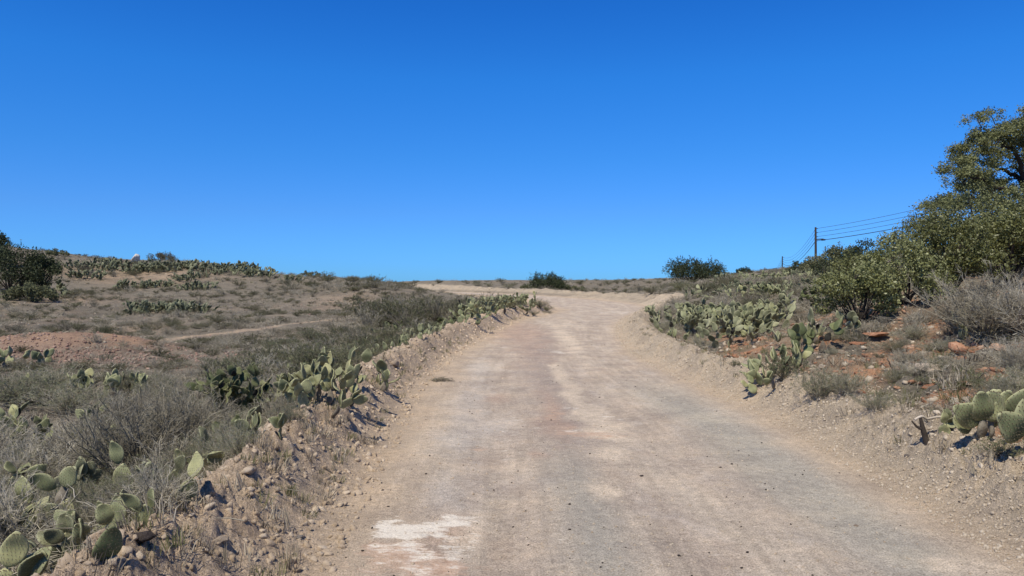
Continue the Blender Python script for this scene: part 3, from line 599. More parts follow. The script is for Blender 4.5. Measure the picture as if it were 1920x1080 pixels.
LAND = [(253, 505, 'below the white boulder'), (310, 560, 'above the middle cactus patch'), (310, 600, 'just below the middle cactus patch'), (215, 575, 'left of the middle cactus patch'), (420, 580, 'right of the middle cactus patch'), (150, 625, 'behind the orange mound'), (250, 680, 'on the red gravel'), (450, 635, 'just below the footpath'), (530, 590, 'above the upper end of the footpath'),
        (120, 525, 'right of the dark evergreens'), (420, 500, 'under the right half of the left skyline'), (600, 535, 'where the left hill runs out'), (700, 545, 'left of the far road berm'), (800, 540, 'at the left end of the far road berm'), (650, 590, 'in the hollow above the dark scrub'), (560, 650, 'at the left end of the dark scrub'), (700, 640, 'in the middle of the dark scrub'), (800, 600, 'at the far end of the dark scrub'), (900, 575, 'near the tip of the left bank'), (960, 555, 'behind the tip of the left bank'),
        (480, 900, 'on the near end of the left bank'), (400, 760, 'left of the dark prickly pear row'), (560, 780, 'among the prickly pear row'), (660, 720, 'beside the cactus with the big round pad'), (300, 850, 'next to the large leafless shrub'), (100, 850, 'in the left foreground tangle'), (60, 600, 'on the field left of the orange mound'), (350, 700, 'on the bare field below the footpath'),
        (930, 535, 'beyond the far road berm left of centre'), (1020, 532, 'under the smaller dark skyline bush'), (1110, 540, 'beyond the bend in the middle'), (1200, 545, 'beyond the bend towards the right'), (1300, 535, 'in front of the wide dark skyline bush'), (1380, 535, 'right of the wide dark skyline bush'), (1460, 530, 'below the farther utility pole'), (1530, 520, 'below the nearer utility pole'),
        (1240, 590, 'at the road end of the cactus mass'), (1320, 580, 'in the left half of the cactus mass'), (1400, 600, 'in the right half of the cactus mass'), (1310, 640, 'below the cactus mass near the berm'), (1450, 570, 'behind the cactus mass'), (1450, 650, 'right of the cactus mass'), (1530, 610, 'beside the tall blackened cactus'), (1620, 620, 'at the foot of the hedge'), (1720, 620, 'left of the big grey bush'), (1560, 700, 'on the ledges behind the olive shrubs'), (1650, 740, 'on the flat behind the right berm'), (1700, 680, 'beside the pale orange slab rock'), (1820, 700, 'near the rust orange boulder'), (1800, 760, 'above the large prickly pear'), (1890, 660, 'at the right edge under the grey bush')]
LOOK = {'dry_shrub': 'grey twiggy shrub', 'brown_bush': 'brown dry bush', 'sage_shrub': 'sage green shrub', 'scrub_bush': 'dark olive scrub bush', 'green_shrub': 'green leafy shrub'}
def where(x, y):
    z = H1(x, y); u = 960 + x / y * FPX; v = 540 - (z - EYE) / y * FPX
    return min(LAND, key=lambda q: (q[0] - u) ** 2 + ((q[1] - v) * 2.2) ** 2)[2]
GRP = {'dry_shrub': 'grey twiggy shrubs', 'brown_bush': 'brown dry bushes', 'sage_shrub': 'sage green shrubs', 'scrub_bush': 'dark olive scrub bushes', 'green_shrub': 'green leafy shrubs'}
def size_word(h): return 'tiny' if h < .2 else 'low' if h < .32 else 'small' if h < .45 else 'knee high' if h < .65 else 'tall'

# uncountable low cover
tufts = [tuft('dry_tuft', M['dry_grass'], 60 + i, 30, .17, .12, .9) for i in range(4)]
gt = [tuft('green_tuft', M['green_grass'], 70 + i, 34, .13, .1, .8, .0032) for i in range(3)]
lit = [litter('litter', M['twig'], 80 + i) for i in range(3)]
x, y = wedge(42000, 3, 110, -40, 40); d, left, dl, dr = road_info(x, y); dens = .45 + .9 * fbm(x * .35, y * .35, 3, 61) + .5 * fbm(x * 1.7, y * 1.7, 2, 62)
gate = np.where(left, .95, .85); dens = dens * np.where((~left) & (y < 16), .45, 1.0); keep = (d > gate) & (rng.random(len(x)) < dens) & (mound_mask(x, y) < .4) & (path_mask(x, y) < .3)
keep &= ~((np.abs(x + 12) < 4.5) & (np.abs(y - 17.7) < 1.2) & (rng.random(len(x)) < .7)) & ~((~left) & (y < 15) & (fbm(x * .9, y * .9, 4, 41) > .1))
x, y = x[keep], y[keep]; n = len(x); s = rng.uniform(.35, 1.15, n) * (1 + y * .008); sc = np.stack([s * rng.uniform(.9, 1.6, n), s * rng.uniform(.9, 1.6, n), s * rng.uniform(.4, 1, n)], 1)
scatter('dry_grass', tufts + lit, put(x, y), rrot(n, .25), sc, 'dry grey brown grass and plant litter covering the slopes', 'dry grass')
x, y = wedge(9000, 3, 90, -40, 40); d, left, dl, dr = road_info(x, y); keep = (d > .9) & (fbm(x * .25, y * .25, 3, 63) + .25 * fbm(x * 1.2, y * 1.2, 2, 64) > .12) & (path_mask(x, y) < .3) & (mound_mask(x, y) < .2); x, y = x[keep], y[keep]; n = len(x)
scatter('green_grass', gt, put(x, y), rrot(n, .2), rng.uniform(.4, 1.1, n) * (1 + y * .01), 'thin green weeds growing between the dry grass', 'weeds')
# low scrub too small and too many to count
x, y = wedge(9000, 14, 105, -38, 38); d, left, dl, dr = road_info(x, y); dens = .45 + 1.0 * fbm(x * .22, y * .22, 3, 65) + .5 * fbm(x * .9, y * .9, 2, 66)
keep = (d > 1.5 + .02 * y) & (rng.random(len(x)) < dens) & (mound_mask(x, y) < .35) & ~near_path(x, y) & ~((np.abs(x + 12) < 4.5) & (np.abs(y - 17.7) < 1.3)) & ((y > 22) | left)
x, y = x[keep], y[keep]; n = len(x); s = rng.uniform(.10, .36, n) * (1 + y * .006)
scatter('low_scrub', [k.v[i][2] for k in (K_dry_s, K_scrub) for i in (0, 1, 2)], put(x, y, -.01), rrot(n, .12), np.stack([s * 1.4, s * 1.4, s * rng.uniform(.6, 1, n)], 1), 'ankle high grey brown scrub dotted over the slopes', 'scrub')
# wisps on the berms
x, y = along(420, LE, .0, 1.1, 3, 36, -1); x2, y2 = along(260, RE, .2, 1.9, 3.5, 40, 1); x = np.r_[x, x2]; y = np.r_[y, y2]; n = len(x)
scatter('berm_grass', [tufts[0], tufts[1], gt[0]], put(x, y), rrot(n, .3), rng.uniform(.35, .9, n), 'sparse dry grass wisps poking out of the roadside banks', 'dry grass')

# ------------------------------------------------------------------ prickly pears
def pad_geo(seed, L=.26, Wd=.19, T=.026, rows=8, ring=10, spines=False):
    g = np.random.default_rng(seed); t = np.linspace(0, 1, rows + 1); bend = g.uniform(-.03, .03); tw = g.uniform(-.15, .15)
    V = []; rim = []
    for i, tt in enumerate(t):
        ww = Wd * .5 * (math.sin(math.pi * tt ** .82) ** .62 if 0 < tt < 1 else .12) ; ww = max(ww, .012 if tt < .5 else .006)
        th = T * .5 * (math.sin(math.pi * (.08 + .86 * tt)) ** .5)
        for k in range(ring):
            q = 2 * math.pi * k / ring; cx = math.cos(q); sy = math.sin(q)
            xx = ww * math.copysign(abs(cx) ** .8, cx); yy = th * math.copysign(abs(sy) ** .9, sy) + bend * (tt * tt) + tw * xx * tt + .01 * math.sin(9 * xx + 7 * tt + seed)
            V.append((xx + .01 * math.sin(5 * tt + seed * 2) * tt, yy, L * tt)); rim.append(max(abs(cx) ** 4, 1 if tt > .95 else 0))
    nb = len(V); F4 = [(i * ring + k, i * ring + (k + 1) % ring, (i + 1) * ring + (k + 1) % ring, (i + 1) * ring + k) for i in range(rows) for k in range(ring)]
    V.append((0, 0, -.004)); rim.append(0); V.append((V[rows * ring][0] * 0, bend, L * 1.004)); rim.append(1)
    F3 = [(nb, (k + 1) % ring, k) for k in range(ring)] + [(nb + 1, rows * ring + k, rows * ring + (k + 1) % ring) for k in range(ring)]
    V = np.array(V); A = [];
    if spines:
        SV = []; SF = []; SM = []; base = len(V)
        for sgn in (1, -1):
            for a in range(9):
                for b in range(7):
                    tt = .14 + a * .098 + g.normal(0, .006); cx = (b - 3 + (.5 if a % 2 else 0)) / 3.4 + g.normal(0, .03)
                    if abs(cx) > .96 or not .05 < tt < .97: continue
                    ww = Wd * .5 * math.sin(math.pi * tt ** .82) ** .62; sy = sgn * max(1 - abs(cx) ** 2.4, .02) ** .5; th = T * .5 * (math.sin(math.pi * (.08 + .86 * tt)) ** .5)
                    xx = ww * cx; yy = th * sy + bend * tt * tt + tw * xx * tt + .01 * math.sin(9 * xx + 7 * tt + seed); xx += .01 * math.sin(5 * tt + seed * 2) * tt
                    c = np.array([xx, yy, L * tt]); r = .0055; k = base + len(SV)
                    SV += [c + [r, -sgn * .002, 0], c + [0, -sgn * .002, r], c + [-r, -sgn * .002, 0], c + [0, -sgn * .002, -r], c + [0, sgn * .0035, 0]]
                    SF += [(k, k + 1, k + 4), (k + 1, k + 2, k + 4), (k + 2, k + 3, k + 4), (k + 3, k, k + 4)]; SM += [1] * 4
                    for _ in range(3):
                        k = base + len(SV); dv = np.array([g.normal(0, .6), sgn * 1., g.normal(-.3, .6)]); dv = dv / np.linalg.norm(dv) * g.uniform(.010, .022); p = .0007
                        SV += [c + [p, 0, 0], c + [-p, 0, p], c + [0, 0, -p], c + dv]; SF += [(k, k + 1, k + 3), (k + 1, k + 2, k + 3), (k + 2, k, k + 3)]; SM += [2] * 3
        V = np.concatenate([V, np.array(SV)]); rim += [0] * len(SV); return V, F4, F3 + SF, [0] * len(F3) + SM, rim
    return V, F4, F3, [0] * len(F3), rim
def pad_mesh(name, mat, seed, **kw):
    V, F4, F3, m3, rim = pad_geo(seed, **kw); mats = [mat, M['areole'], M['spine']] if kw.get('spines') else [mat]
    me = mesh_from(name, V, [np.array(F3), np.array(F4)], mats, mi=m3 + [0] * len(F4), smooth=True, attrs={'rim': np.array(rim, float)})
    return me
M['pad_far'] = pad_mat('cactus_pad_far', [(0, (.06, .07, .035)), (.5, (.105, .115, .062)), (.85, (.15, .16, .09)), (1, (.21, .21, .13))], (.25, .25, .15), .2)
SH = [(.23, .17), (.25, .175), (.21, .175), (.26, .15), (.19, .15)]
PAD = {}
for key in ('pad', 'pad_grey', 'pad_dark'):
    PAD[key, 'near'] = [pad_mesh('pad', M[key], i, L=a, Wd=b, T=.028, spines=True, rows=11, ring=14) for i, (a, b) in enumerate(SH)]
    PAD[key, 'mid'] = [pad_mesh('pad', M[key], i + 10, L=a, Wd=b, T=.03, rows=7, ring=8) for i, (a, b) in enumerate(SH)]
for key in ('pad_wood', 'pad_dead'):
    PAD[key, 'near'] = PAD[key, 'mid'] = [pad_mesh('pad', M[key], i + 20, L=a * (.95 if key == 'pad_wood' else .72), Wd=b * (.62 if key == 'pad_wood' else .6), T=.05 if key == 'pad_wood' else .02, rows=8, ring=8) for i, (a, b) in enumerate(SH[:3])]
def grow(g, nbase=6, rad=.5, levels=3, kids=(1, 3), size=1.0, tilt=.5, maxn=80, wood=.35):
    """list of (matrix, kind) pads"""
    out = []
    def rec(Mx, lev, s):
        if len(out) >= maxn: return
        woody = lev == 0 and g.random() < wood and levels > 1
        out.append((Mx @ Matrix.Scale(s, 4), 'w' if woody else 'p', lev))
        if lev + 1 >= levels: return
        n = int(g.integers(kids[0], kids[1] + 1))
        for k in range(n):
            a = g.uniform(-.95, .95) if n > 1 else g.uniform(-.4, .4)
            px = .075 * s * math.sin(a) * 1.0; pz = (.215 - .05 * (1 - math.cos(a)) * 2.2) * s
            rot = Euler((g.normal(0, .35), a * .8 + g.normal(0, .15), 0)).to_matrix().to_4x4(); tw = Matrix.Rotation(g.normal(0, .8), 4, 'Z')
            rec(Mx @ Matrix.Translation((px, 0, pz)) @ rot @ tw, lev + 1, s * g.uniform(.82, 1.03))
    for b in range(nbase):
        a = g.uniform(0, 6.28); r = rad * math.sqrt(g.random()); x, y = r * math.cos(a), r * math.sin(a)
        ax = Vector((-math.sin(a), math.cos(a), 0)); rot = Matrix.Rotation(g.uniform(0, tilt) * (.4 + r / (rad + 1e-6)), 4, ax) @ Matrix.Rotation(g.uniform(0, 6.28), 4, 'Z')
        rec(Matrix.Translation((x, y, -.03 * size)) @ rot, 0, size * g.uniform(.85, 1.15))
    return out
def prickly(x, y, seed, label, col='pad', lod='mid', group=None, z=None, dead=.04, extra=(), **kw):
    g = np.random.default_rng(seed); e = link('prickly_pear', None, loc=(x, y, 0)); e.empty_display_size = .1
    z0 = H1(x, y) if z is None else z; e.location.z = z0
    if group: label = {'pad': 'green', 'pad_grey': 'grey green', 'pad_dark': 'dark green'}[col] + ' prickly pear ' + where(x, y); group = 'prickly pears'
    tag(e, label, 'cactus', group)
    for Mx, k, lev in grow(g, **kw):
        p = Mx.translation
        if lev == 0:  # each stem starts from the soil it stands on
            dz = H0(x + p.x, y + p.y) - H0(x, y)
        key = 'pad_wood' if k == 'w' else ('pad_dead' if g.random() < dead else col)
        o = link('pad', PAD[key, lod][int(g.integers(0, len(PAD[key, lod])))], e); Q = Matrix.Translation((0, 0, dz)) @ Mx; o.matrix_basis = Q
        if key == 'pad_dead': o['label'] = 'dried black pad'
        elif key == 'pad_wood': o['label'] = 'woody grey brown old pad'
    for (px, py, pz, size, tx, ty, tz, key) in extra:   # hand set pads: offset, size, tilt
        if x < 0: size, px, py, pz = size * .86, px * .9, py, pz * 1.0 + .05
        kk = col if key == 'p' else key
        o = link('pad', PAD[kk, lod][int(g.integers(0, len(PAD[kk, lod])))], e); o.matrix_basis = Matrix.Translation((px, py, pz)) @ Euler((tx, ty, tz)).to_matrix().to_4x4() @ Matrix.Scale(size, 4)
        if kk == 'pad_wood': o['label'] = 'woody grey brown old pad'
    return e
def far_clump_mesh(name, col, seed, **kw):
    g = np.random.default_rng(seed); V = []; F4 = []; F3 = []; rim = []; rnd = []; n = 0
    for Mx, k, lev in grow(g, **kw):
        v, f4, f3, m3, rm = pad_geo(int(g.integers(0, 40)), L=.27, Wd=.2, T=.035, rows=4, ring=6); A = np.array(Mx); v = v @ A[:3, :3].T + A[:3, 3]
        V.append(v); F4.append(np.array(f4) + n); F3.append(np.array(f3) + n); rim += list(rm); rnd += [float(g.random())] * len(v); n += len(v)
    return mesh_from(name, np.concatenate(V), [np.concatenate(F3), np.concatenate(F4)], M[col], smooth=True, attrs={'rim': np.array(rim, float), 'rnd': np.array(rnd)})
FAR = {c: [far_clump_mesh('prickly_pear', c, 900 + i, nbase=13, rad=1.0, levels=3, size=1.1, maxn=44, wood=0, kids=(1, 2), tilt=.8) for i in range(4)] for c in ('pad', 'pad_far', 'pad_dark')}
def farpear(x, y, s, label, col='pad_grey', group=None):
    col2 = 'pad_far' if col == 'pad_grey' else col
    o = link('prickly_pear', None, loc=(x, y, H1(x, y) - .03), rz=random.uniform(0, 6.28), sc=s); o.empty_display_size = .1; label = (('low ' if s < .9 else 'tall ' if s > 1.15 else '') + ('grey green' if col == 'pad_grey' else 'green') + ' prickly pear ' + where(x, y)) if group else label; group = 'prickly pears' if group else None; link('pads', random.choice(FAR[col2]), o)['kind'] = 'stuff'; return tag(o, label, 'cactus', group)

# --- left foreground
def P(u, v): return gpx(u, v)
x, y = P(105, 1010)
prickly(x, y, 1, 'prickly pear with two round pads on a grey woody stem in the lower left foreground', 'pad', 'near', nbase=0, rad=.1,
        extra=[(.0, 0, -.02, 1.0, .05, .12, .1, 'pad_wood'), (.03, 0, .18, .9, 0, .1, .1, 'pad_wood'), (.0, 0, .34, .95, .2, -.95, .1, 'p'), (.06, .0, .36, 1.1, .15, .62, -.1, 'p'), (.11, -.05, .06, 1.15, .1, .25, -.2, 'p'),
               (-.08, .03, .0, .9, 0, -.2, .9, 'pad_wood'), (-.12, .0, .05, .8, .1, -.3, .2, 'p'), (-.2, -.05, -.03, .9, 0, -.1, 1.1, 'p'), (-.28, .1, .0, 1.0, .1, .2, .1, 'p'), (-.3, .1, .2, 1.0, .1, -.3, -.2, 'p')])
x, y = P(0, 960); prickly(x, y, 2, 'prickly pear pads cut by the left edge of the photo', 'pad', 'near', nbase=2, rad=.12, levels=3, size=.75)
x, y = P(215, 950); prickly(x, y, 3, 'dark mottled prickly pear pads standing in the dry twigs by the left bank', 'pad', 'near', nbase=1, rad=.05, levels=1, size=.8, wood=0,
        extra=[(.06, 0, .10, 1.25, .1, .15, .1, 'p'), (.01, .05, .33, .95, .0, -.2, .1, 'p'), (.16, .02, -.03, .95, .1, .3, .2, 'p'), (-.06, -.1, -.04, .95, .1, -.3, .2, 'p'), (.02, -.15, -.04, .9, .1, .1, -.3, 'p')])
x, y = P(345, 915); prickly(x, y, 4, 'prickly pear with narrow upright pads above fallen dead pads on the left bank', 'pad', 'near', nbase=0, rad=.05,
        extra=[(-.06, .05, .08, .85, 0, -.1, .2, 'p'), (.05, .05, .06, .85, .1, .12, .3, 'p'), (.22, .0, .08, 1.15, .1, .32, .5, 'p'), (.0, -.03, 0.0, .95, .35, .2, .1, 'pad_wood'), (.16, -.02, .04, .85, 1.2, 1.3, .4, 'pad_wood'), (.1, 0, .05, .85, 1.2, 1.1, .2, 'pad_dead'), (.32, 0, .02, .7, .6, .9, .3, 'p'), (-.12, -.1, -.06, .8, .3, -.5, .1, 'p'), (.12, .1, .05, .8, .0, .1, .6, 'p')])
for i, (u, v, lb) in enumerate([(45, 900, 'prickly pear half hidden in grey twigs behind the woody stemmed one'), (165, 800, 'pale prickly pear pads poking through the sage green shrubs'), (395, 800, 'prickly pear in the twigs at the left foot of the dark one'), (25, 1010, 'prickly pear pads low in the straw at the lower left edge'), (300, 800, 'prickly pear pads showing through the top of the leafless shrub'), (255, 1000, 'small prickly pear at the inner foot of the left bank'), (150, 960, 'prickly pear crowded against the woody stemmed one in the lower left'), (90, 850, 'prickly pear with pads edge on deep in the left twigs'), (230, 870, 'prickly pear rising right behind the mottled dark pads'), (360, 850, 'prickly pear clump between leafless shrub and left bank'), (420, 810, 'dense prickly pear at the near end of the dark row'), (20, 860, 'prickly pear at the left edge above the straw')]):
    x, y = P(u, v); prickly(x, y, 40 + i, lb, 'pad' if i % 2 else 'pad_grey', 'near', nbase=4, rad=.25, levels=3 if i > 5 else 2, size=.68 if i > 5 else .62, maxn=14)
for i, (yy, off, c) in enumerate([(3.75, 1.35, 'pad'), (4.1, 1.75, 'pad_grey'), (4.5, 1.25, 'pad_grey'), (5.0, 1.55, 'pad'), (5.4, 1.15, 'pad_grey'), (6.0, 1.4, 'pad'), (6.6, 1.1, 'pad_grey'), (7.2, 1.35, 'pad_dark'), (4.3, 2.3, 'pad'), (5.2, 2.2, 'pad_grey')]):
    xx = float(np.interp(yy, LE[:60, 1], LE[:60, 0])) - off
    prickly(xx, yy, 340 + i, 'prickly pear', c, 'near', 'prickly pears', nbase=3, rad=.16, levels=3, size=.72, maxn=13, wood=.5, tilt=.35)
x, y = P(75, 1078); prickly(x, y, 5, 'low prickly pear pads at the bottom left corner', 'pad', 'near', nbase=0, extra=[(0, 0, -.03, 1.1, .3, -.5, .1, 'p'), (.08, .03, -.05, 1.1, .3, .4, -.1, 'p'), (-.1, .1, -.02, .9, .2, -.1, .2, 'p')])
x, y = P(195, 1070); prickly(x, y, 6, 'dark narrow pad standing beside the bottom left bank', 'pad_dark', 'near', nbase=0, extra=[(0, 0, -.05, .85, .1, .15, 1.0, 'p')])
for i, (u, v, nb, lv, sz, c) in enumerate([(450, 790, 6, 5, 1.15, 'pad_dark'), (495, 780, 7, 5, 1.15, 'pad_dark'), (540, 770, 7, 4, 1.1, 'pad'), (590, 765, 6, 3, 1.0, 'pad'), (480, 840, 3, 2, .9, 'pad'), (620, 750, 5, 3, .95, 'pad')]):
    x, y = P(u, v); prickly(x, y, 20 + i, ['tall dark prickly pear at the left end of the row behind the left bank', 'prickly pear with a long upright pad in the row behind the left bank', 'broad pale prickly pear in the middle of the row behind the left bank',
        'prickly pear with rounded pads near the right end of the row behind the left bank', 'small prickly pear half buried in twigs below the row on the left bank', 'low prickly pear ending the row behind the left bank'][i], c, 'near', nbase=nb, rad=.24, levels=lv, size=sz * .70)
x, y = P(648, 735); prickly(x, y, 31, 'prickly pear raising one big round pad above the left bank', 'pad', 'near', nbase=4, rad=.3, levels=3, size=.95)
x, y = P(690, 715); prickly(x, y, 32, 'low green prickly pear right of the one with the big round pad', 'pad', 'near', nbase=3, rad=.25, levels=2, size=.9)
x, y = P(185, 745); prickly(x, y, 33, 'yellow green prickly pear with a dead black arm in the left scrub', 'pad', 'near', nbase=6, rad=.4, levels=3, size=.8, dead=.2)
x, y = P(225, 745); prickly(x, y, 34, 'pale prickly pear pads right beside the one with the dead arm', 'pad', 'mid', nbase=5, rad=.4, levels=2, size=1)
x, y = P(75, 735); prickly(x, y, 35, 'two or three small pads in the green scrub at far left', 'pad', 'mid', nbase=2, rad=.3, levels=2, size=.85)
x, y = P(2, 800); prickly(x, y, 36, 'prickly pear pad cut off at the left edge beside the grey field', 'pad', 'mid', nbase=3, rad=.2, levels=2, size=.9)
x, y = P(25, 690); prickly(x, y, 37, 'spreading prickly pear at the left edge below the orange mound', 'pad', 'mid', nbase=14, rad=.9, levels=2, size=1)
# along the left bank going away
r_ = random.Random(5)
for i in range(26):
    yy = 13.5 + i * .75; xx = np.interp(yy, LE[:60, 1], LE[:60, 0]) - r_.uniform(1.0, 3.4); c = r_.choice(['pad_grey', 'pad_dark', 'pad_dark'])
    prickly(xx, yy, 60 + i, 'prickly pear among the dark scrub strip behind the left bank', c, 'mid', 'prickly pears in the scrub strip along the left bank', nbase=r_.randint(5, 9), rad=.6, levels=2, size=.8, maxn=20, wood=.1)
for i in range(7):
    yy = 15 + i * 1.6; xx = np.interp(yy, LE[:60, 1], LE[:60, 0]) - r_.uniform(.9, 1.15)
    prickly(xx, yy, 90 + i, 'bright green prickly pear leaning over the crest of the left bank', 'pad', 'mid', 'prickly pears along the crest of the left bank', nbase=4, rad=.4, levels=2, size=.75, maxn=12, wood=.1)
for i in range(15):
    y = 23.5 + i * 1.0; x = float(np.interp(y, LE[:60, 1], LE[:60, 0])) - .75 - .35 * (i % 3); prickly(x, y, 110 + i, 'pale prickly pear in the dense clump at the end of the left bank', 'pad_grey' if i % 2 else 'pad', 'mid', 'prickly pears at the end of the left bank', nbase=9, rad=.65, levels=4, size=1.0, maxn=34, wood=.1)
# --- left slope patches
def patch(cells, label, group, col='pad_grey', s=1.0):
    s *= .85
    for (u, v) in cells:
        x, y = P(u, v); farpear(x, y, s * random.uniform(.8, 1.15), label, col, group)
rr_ = random.Random(2)
patch([(255 + 10.5 * i + rr_.uniform(-4, 4), 588 - rr_.uniform(0, 9)) for i in range(12)], 'grey green prickly pear in the dense patch in the middle of the left slope', 'prickly pears in the middle of the left slope', s=1.0)
patch([(235, 538), (247, 540), (259, 539), (272, 540), (285, 538), (298, 537), (304, 539)], 'prickly pear in the short row on the upper left slope', 'short row of prickly pears on the upper left slope', s=1.0)
patch([(338, 528), (350, 526), (362, 522), (374, 520), (365, 543), (380, 541), (388, 540)], 'prickly pear in the stepped group right of the short row', 'stepped group of prickly pears on the upper left slope', s=1.0)
patch([(180 + rr_.uniform(0, 325), 0) for i in range(0)], '', '')
patch([(180 + 8.2 * i + rr_.uniform(-4, 4), (503 if i < 14 else 500 + (i - 14) * .55) + rr_.uniform(-5, 7)) for i in range(40) if i not in (8, 9)], 'prickly pear in the long band under the left skyline', 'prickly pears in the band under the left skyline', s=1.25)
patch([(128, 505), (140, 503), (152, 507), (163, 505), (145, 520), (160, 522), (175, 521), (85, 545), (93, 556)], 'prickly pear beside the dark bush on the far left', 'prickly pears beside the dark bush on the far left', s=1.1)
patch([(540, 526), (548, 527), (556, 526)], 'small prickly pear near the low end of the left skyline', 'prickly pears at the low end of the left skyline', s=1.0)
# --- right side
x, y = P(1845, 838); prickly(x, y, 201, 'large grey green prickly pear at the right edge above the gravel berm', 'pad', 'near', nbase=0, rad=.2, dead=0,
        extra=[(-.02, 0, -.03, .9, 0, .05, .3, 'pad_wood'), (.06, .02, -.02, .9, .1, .25, 1., 'pad_wood'), (-.04, 0, .10, 1.25, .2, -1.0, .1, 'p'), (-.02, -.02, .12, 1.2, .1, -.22, .1, 'p'), (.05, .0, .12, 1.35, .15, .08, -.2, 'p'), (.12, .02, .13, 1.2, .1, .35, .3, 'p'),
               (.17, 0, .22, 1.1, .2, 1.0, .1, 'p'), (.1, -.12, .02, .95, .2, -.3, .6, 'p'), (.22, .05, .0, 1.1, .1, .3, .9, 'p'), (.14, .1, .05, 1.2, .0, .1, .3, 'p'), (-.08, .1, .0, 1.1, .0, -.3, .3, 'p')])
x, y = P(1925, 865); prickly(x, y, 202, 'prickly pear with broad flat pads cut by the right edge above the gravel', 'pad', 'near', nbase=0, rad=.15, dead=0, wood=0,
        extra=[(.0, 0, -.03, .9, 0, 0, .8, 'pad_wood'), (-.04, -.03, .12, 1.35, .3, -1.05, .1, 'p'), (.0, -.02, .15, 1.4, .25, -.15, -.1, 'p'), (.04, -.12, .02, 1.2, .4, -.6, .1, 'p'), (.12, 0, .14, 1.3, .2, .4, .3, 'p'), (.1, -.08, .1, 1.1, .4, .2, .1, 'p')])
x, y = P(1762, 815); prickly(x, y, 203, 'small pale prickly pear pads left of the large one at the right edge', 'pad', 'near', nbase=2, rad=.12, levels=2, size=.6, wood=0)
rq = random.Random(11)
# dense mass by the bend
for i in range(17):
    u = 1235 + 13.5 * i + rq.uniform(-5, 5); v = 596 + (i % 4) * 9 + max(0, (u - 1300)) * .05
    x, y = P(min(u, 1430), v); prickly(x, y, 220 + i, 'prickly pear in the crowded grey green mass inside the bend on the right', rq.choice(['pad', 'pad_grey', 'pad_grey']), 'mid', 'prickly pears in the mass inside the bend', nbase=11, rad=.6, levels=3, size=1.05, maxn=38, dead=.08)
for i, (u, v) in enumerate([(1335, 622), (1365, 632), (1395, 628), (1425, 618), (1355, 648), (1390, 650), (1420, 640), (1310, 618)]):
    x, y = P(u, v); prickly(x, y, 240 + i, 'taller prickly pear at the front of the mass on the right with dark woody bases', 'pad_grey' if i % 3 else 'pad', 'mid', 'tall prickly pears at the front of the right mass', nbase=4, rad=.35, levels=4, size=.95, maxn=30, dead=.1)
for i, (u, v, c, lb) in enumerate([(1447, 700, 'pad', 'bright green prickly pear nearest the gravel berm on the right'), (1470, 705, 'pad', 'green prickly pear just right of the bright one near the right berm'), (1292, 648, 'pad', 'low prickly pear pads leaning towards the road by the bend')]):
    x, y = P(u, v); prickly(x, y, 260 + i, lb, c, 'mid', nbase=7, rad=.4, levels=2, size=.85, maxn=20)
for i, (u, v, lv, lb) in enumerate([(1412, 566, 4, 'sparse tree like prickly pear with a dark stem on the right slope'), (1300, 560, 3, 'pale prickly pear above the mass by the bend'), (1475, 600, 4, 'lone prickly pear with splayed arms between mass and hedge'),
        (1520, 590, 5, 'tall blackened prickly pear beside the hedge'), (1505, 575, 4, 'prickly pear with open arms behind the blackened one'), (1555, 640, 3, 'small upright prickly pear on the orange soil'), (1525, 672, 3, 'drooping dark prickly pear on the rocky slope'), (1560, 560, 3, 'prickly pear at the left foot of the hedge'), (1345, 560, 3, 'prickly pear behind the mass on the right slope'),
        (1490, 655, 2, 'two pale pads in grey twigs on the right slope'), (1830, 640, 2, 'two round pads in front of the grey bush'), (1660, 560, 3, 'prickly pear growing inside the hedge'), (1730, 560, 3, 'prickly pear between hedge and grey bush')]):
    x, y = P(u, v); prickly(x, y, 280 + i, lb, 'pad_dark' if 'black' in lb or 'dark' in lb else 'pad_grey', 'mid', nbase=3 if lv > 3 else 4, rad=.3, levels=lv, size=1.0, maxn=24, dead=.25 if 'black' in lb else .06, tilt=.7)
for i in range(26):
    u = rq.uniform(1360, 1560); v = rq.uniform(518, 560) - max(0, u - 1420) * .10; x, y = P(u, v)
    if y < 60: farpear(x, y, rq.uniform(.5, .85), 'distant prickly pear on the right slope below the utility poles', 'pad_grey' if i % 2 else 'pad', 'prickly pears below the utility poles')

# ------------------------------------------------------------------ shrubs
# left foreground: dry twiggy mass
for i, (u, v, h, w, lb) in enumerate([(255, 905, .85, 1.0, 'large leafless grey brown shrub in front of the left bank'), (330, 860, .8, 1.0, 'dense grey twiggy shrub touching the left bank crest'), (160, 880, .6, 1.1, 'grey twiggy shrub left of the big leafless one'), (60, 930, .5, 1.1, 'low dry shrub behind the woody cactus stem'),
        (10, 1040, .5, 1.1, 'dry shrub in the lower left corner'), (180, 1030, .4, 1.1, 'low twigs in front of the mottled cactus pads'), (400, 835, .55, .9, 'dry shrub beside the narrow cactus pads on the left bank'), (-60, 900, .7, 1.1, 'dry shrub at the left edge of the photo'), (290, 975, .3, 1.0, 'small dry twigs at the foot of the bank crest'), (110, 1075, .3, 1, 'dry twigs in the bottom left corner beside the low pads')]):
    x, y = P(u, v); plant(K_fluffy if i % 2 else K_dry, x, y, h, w, lb, parts=True)
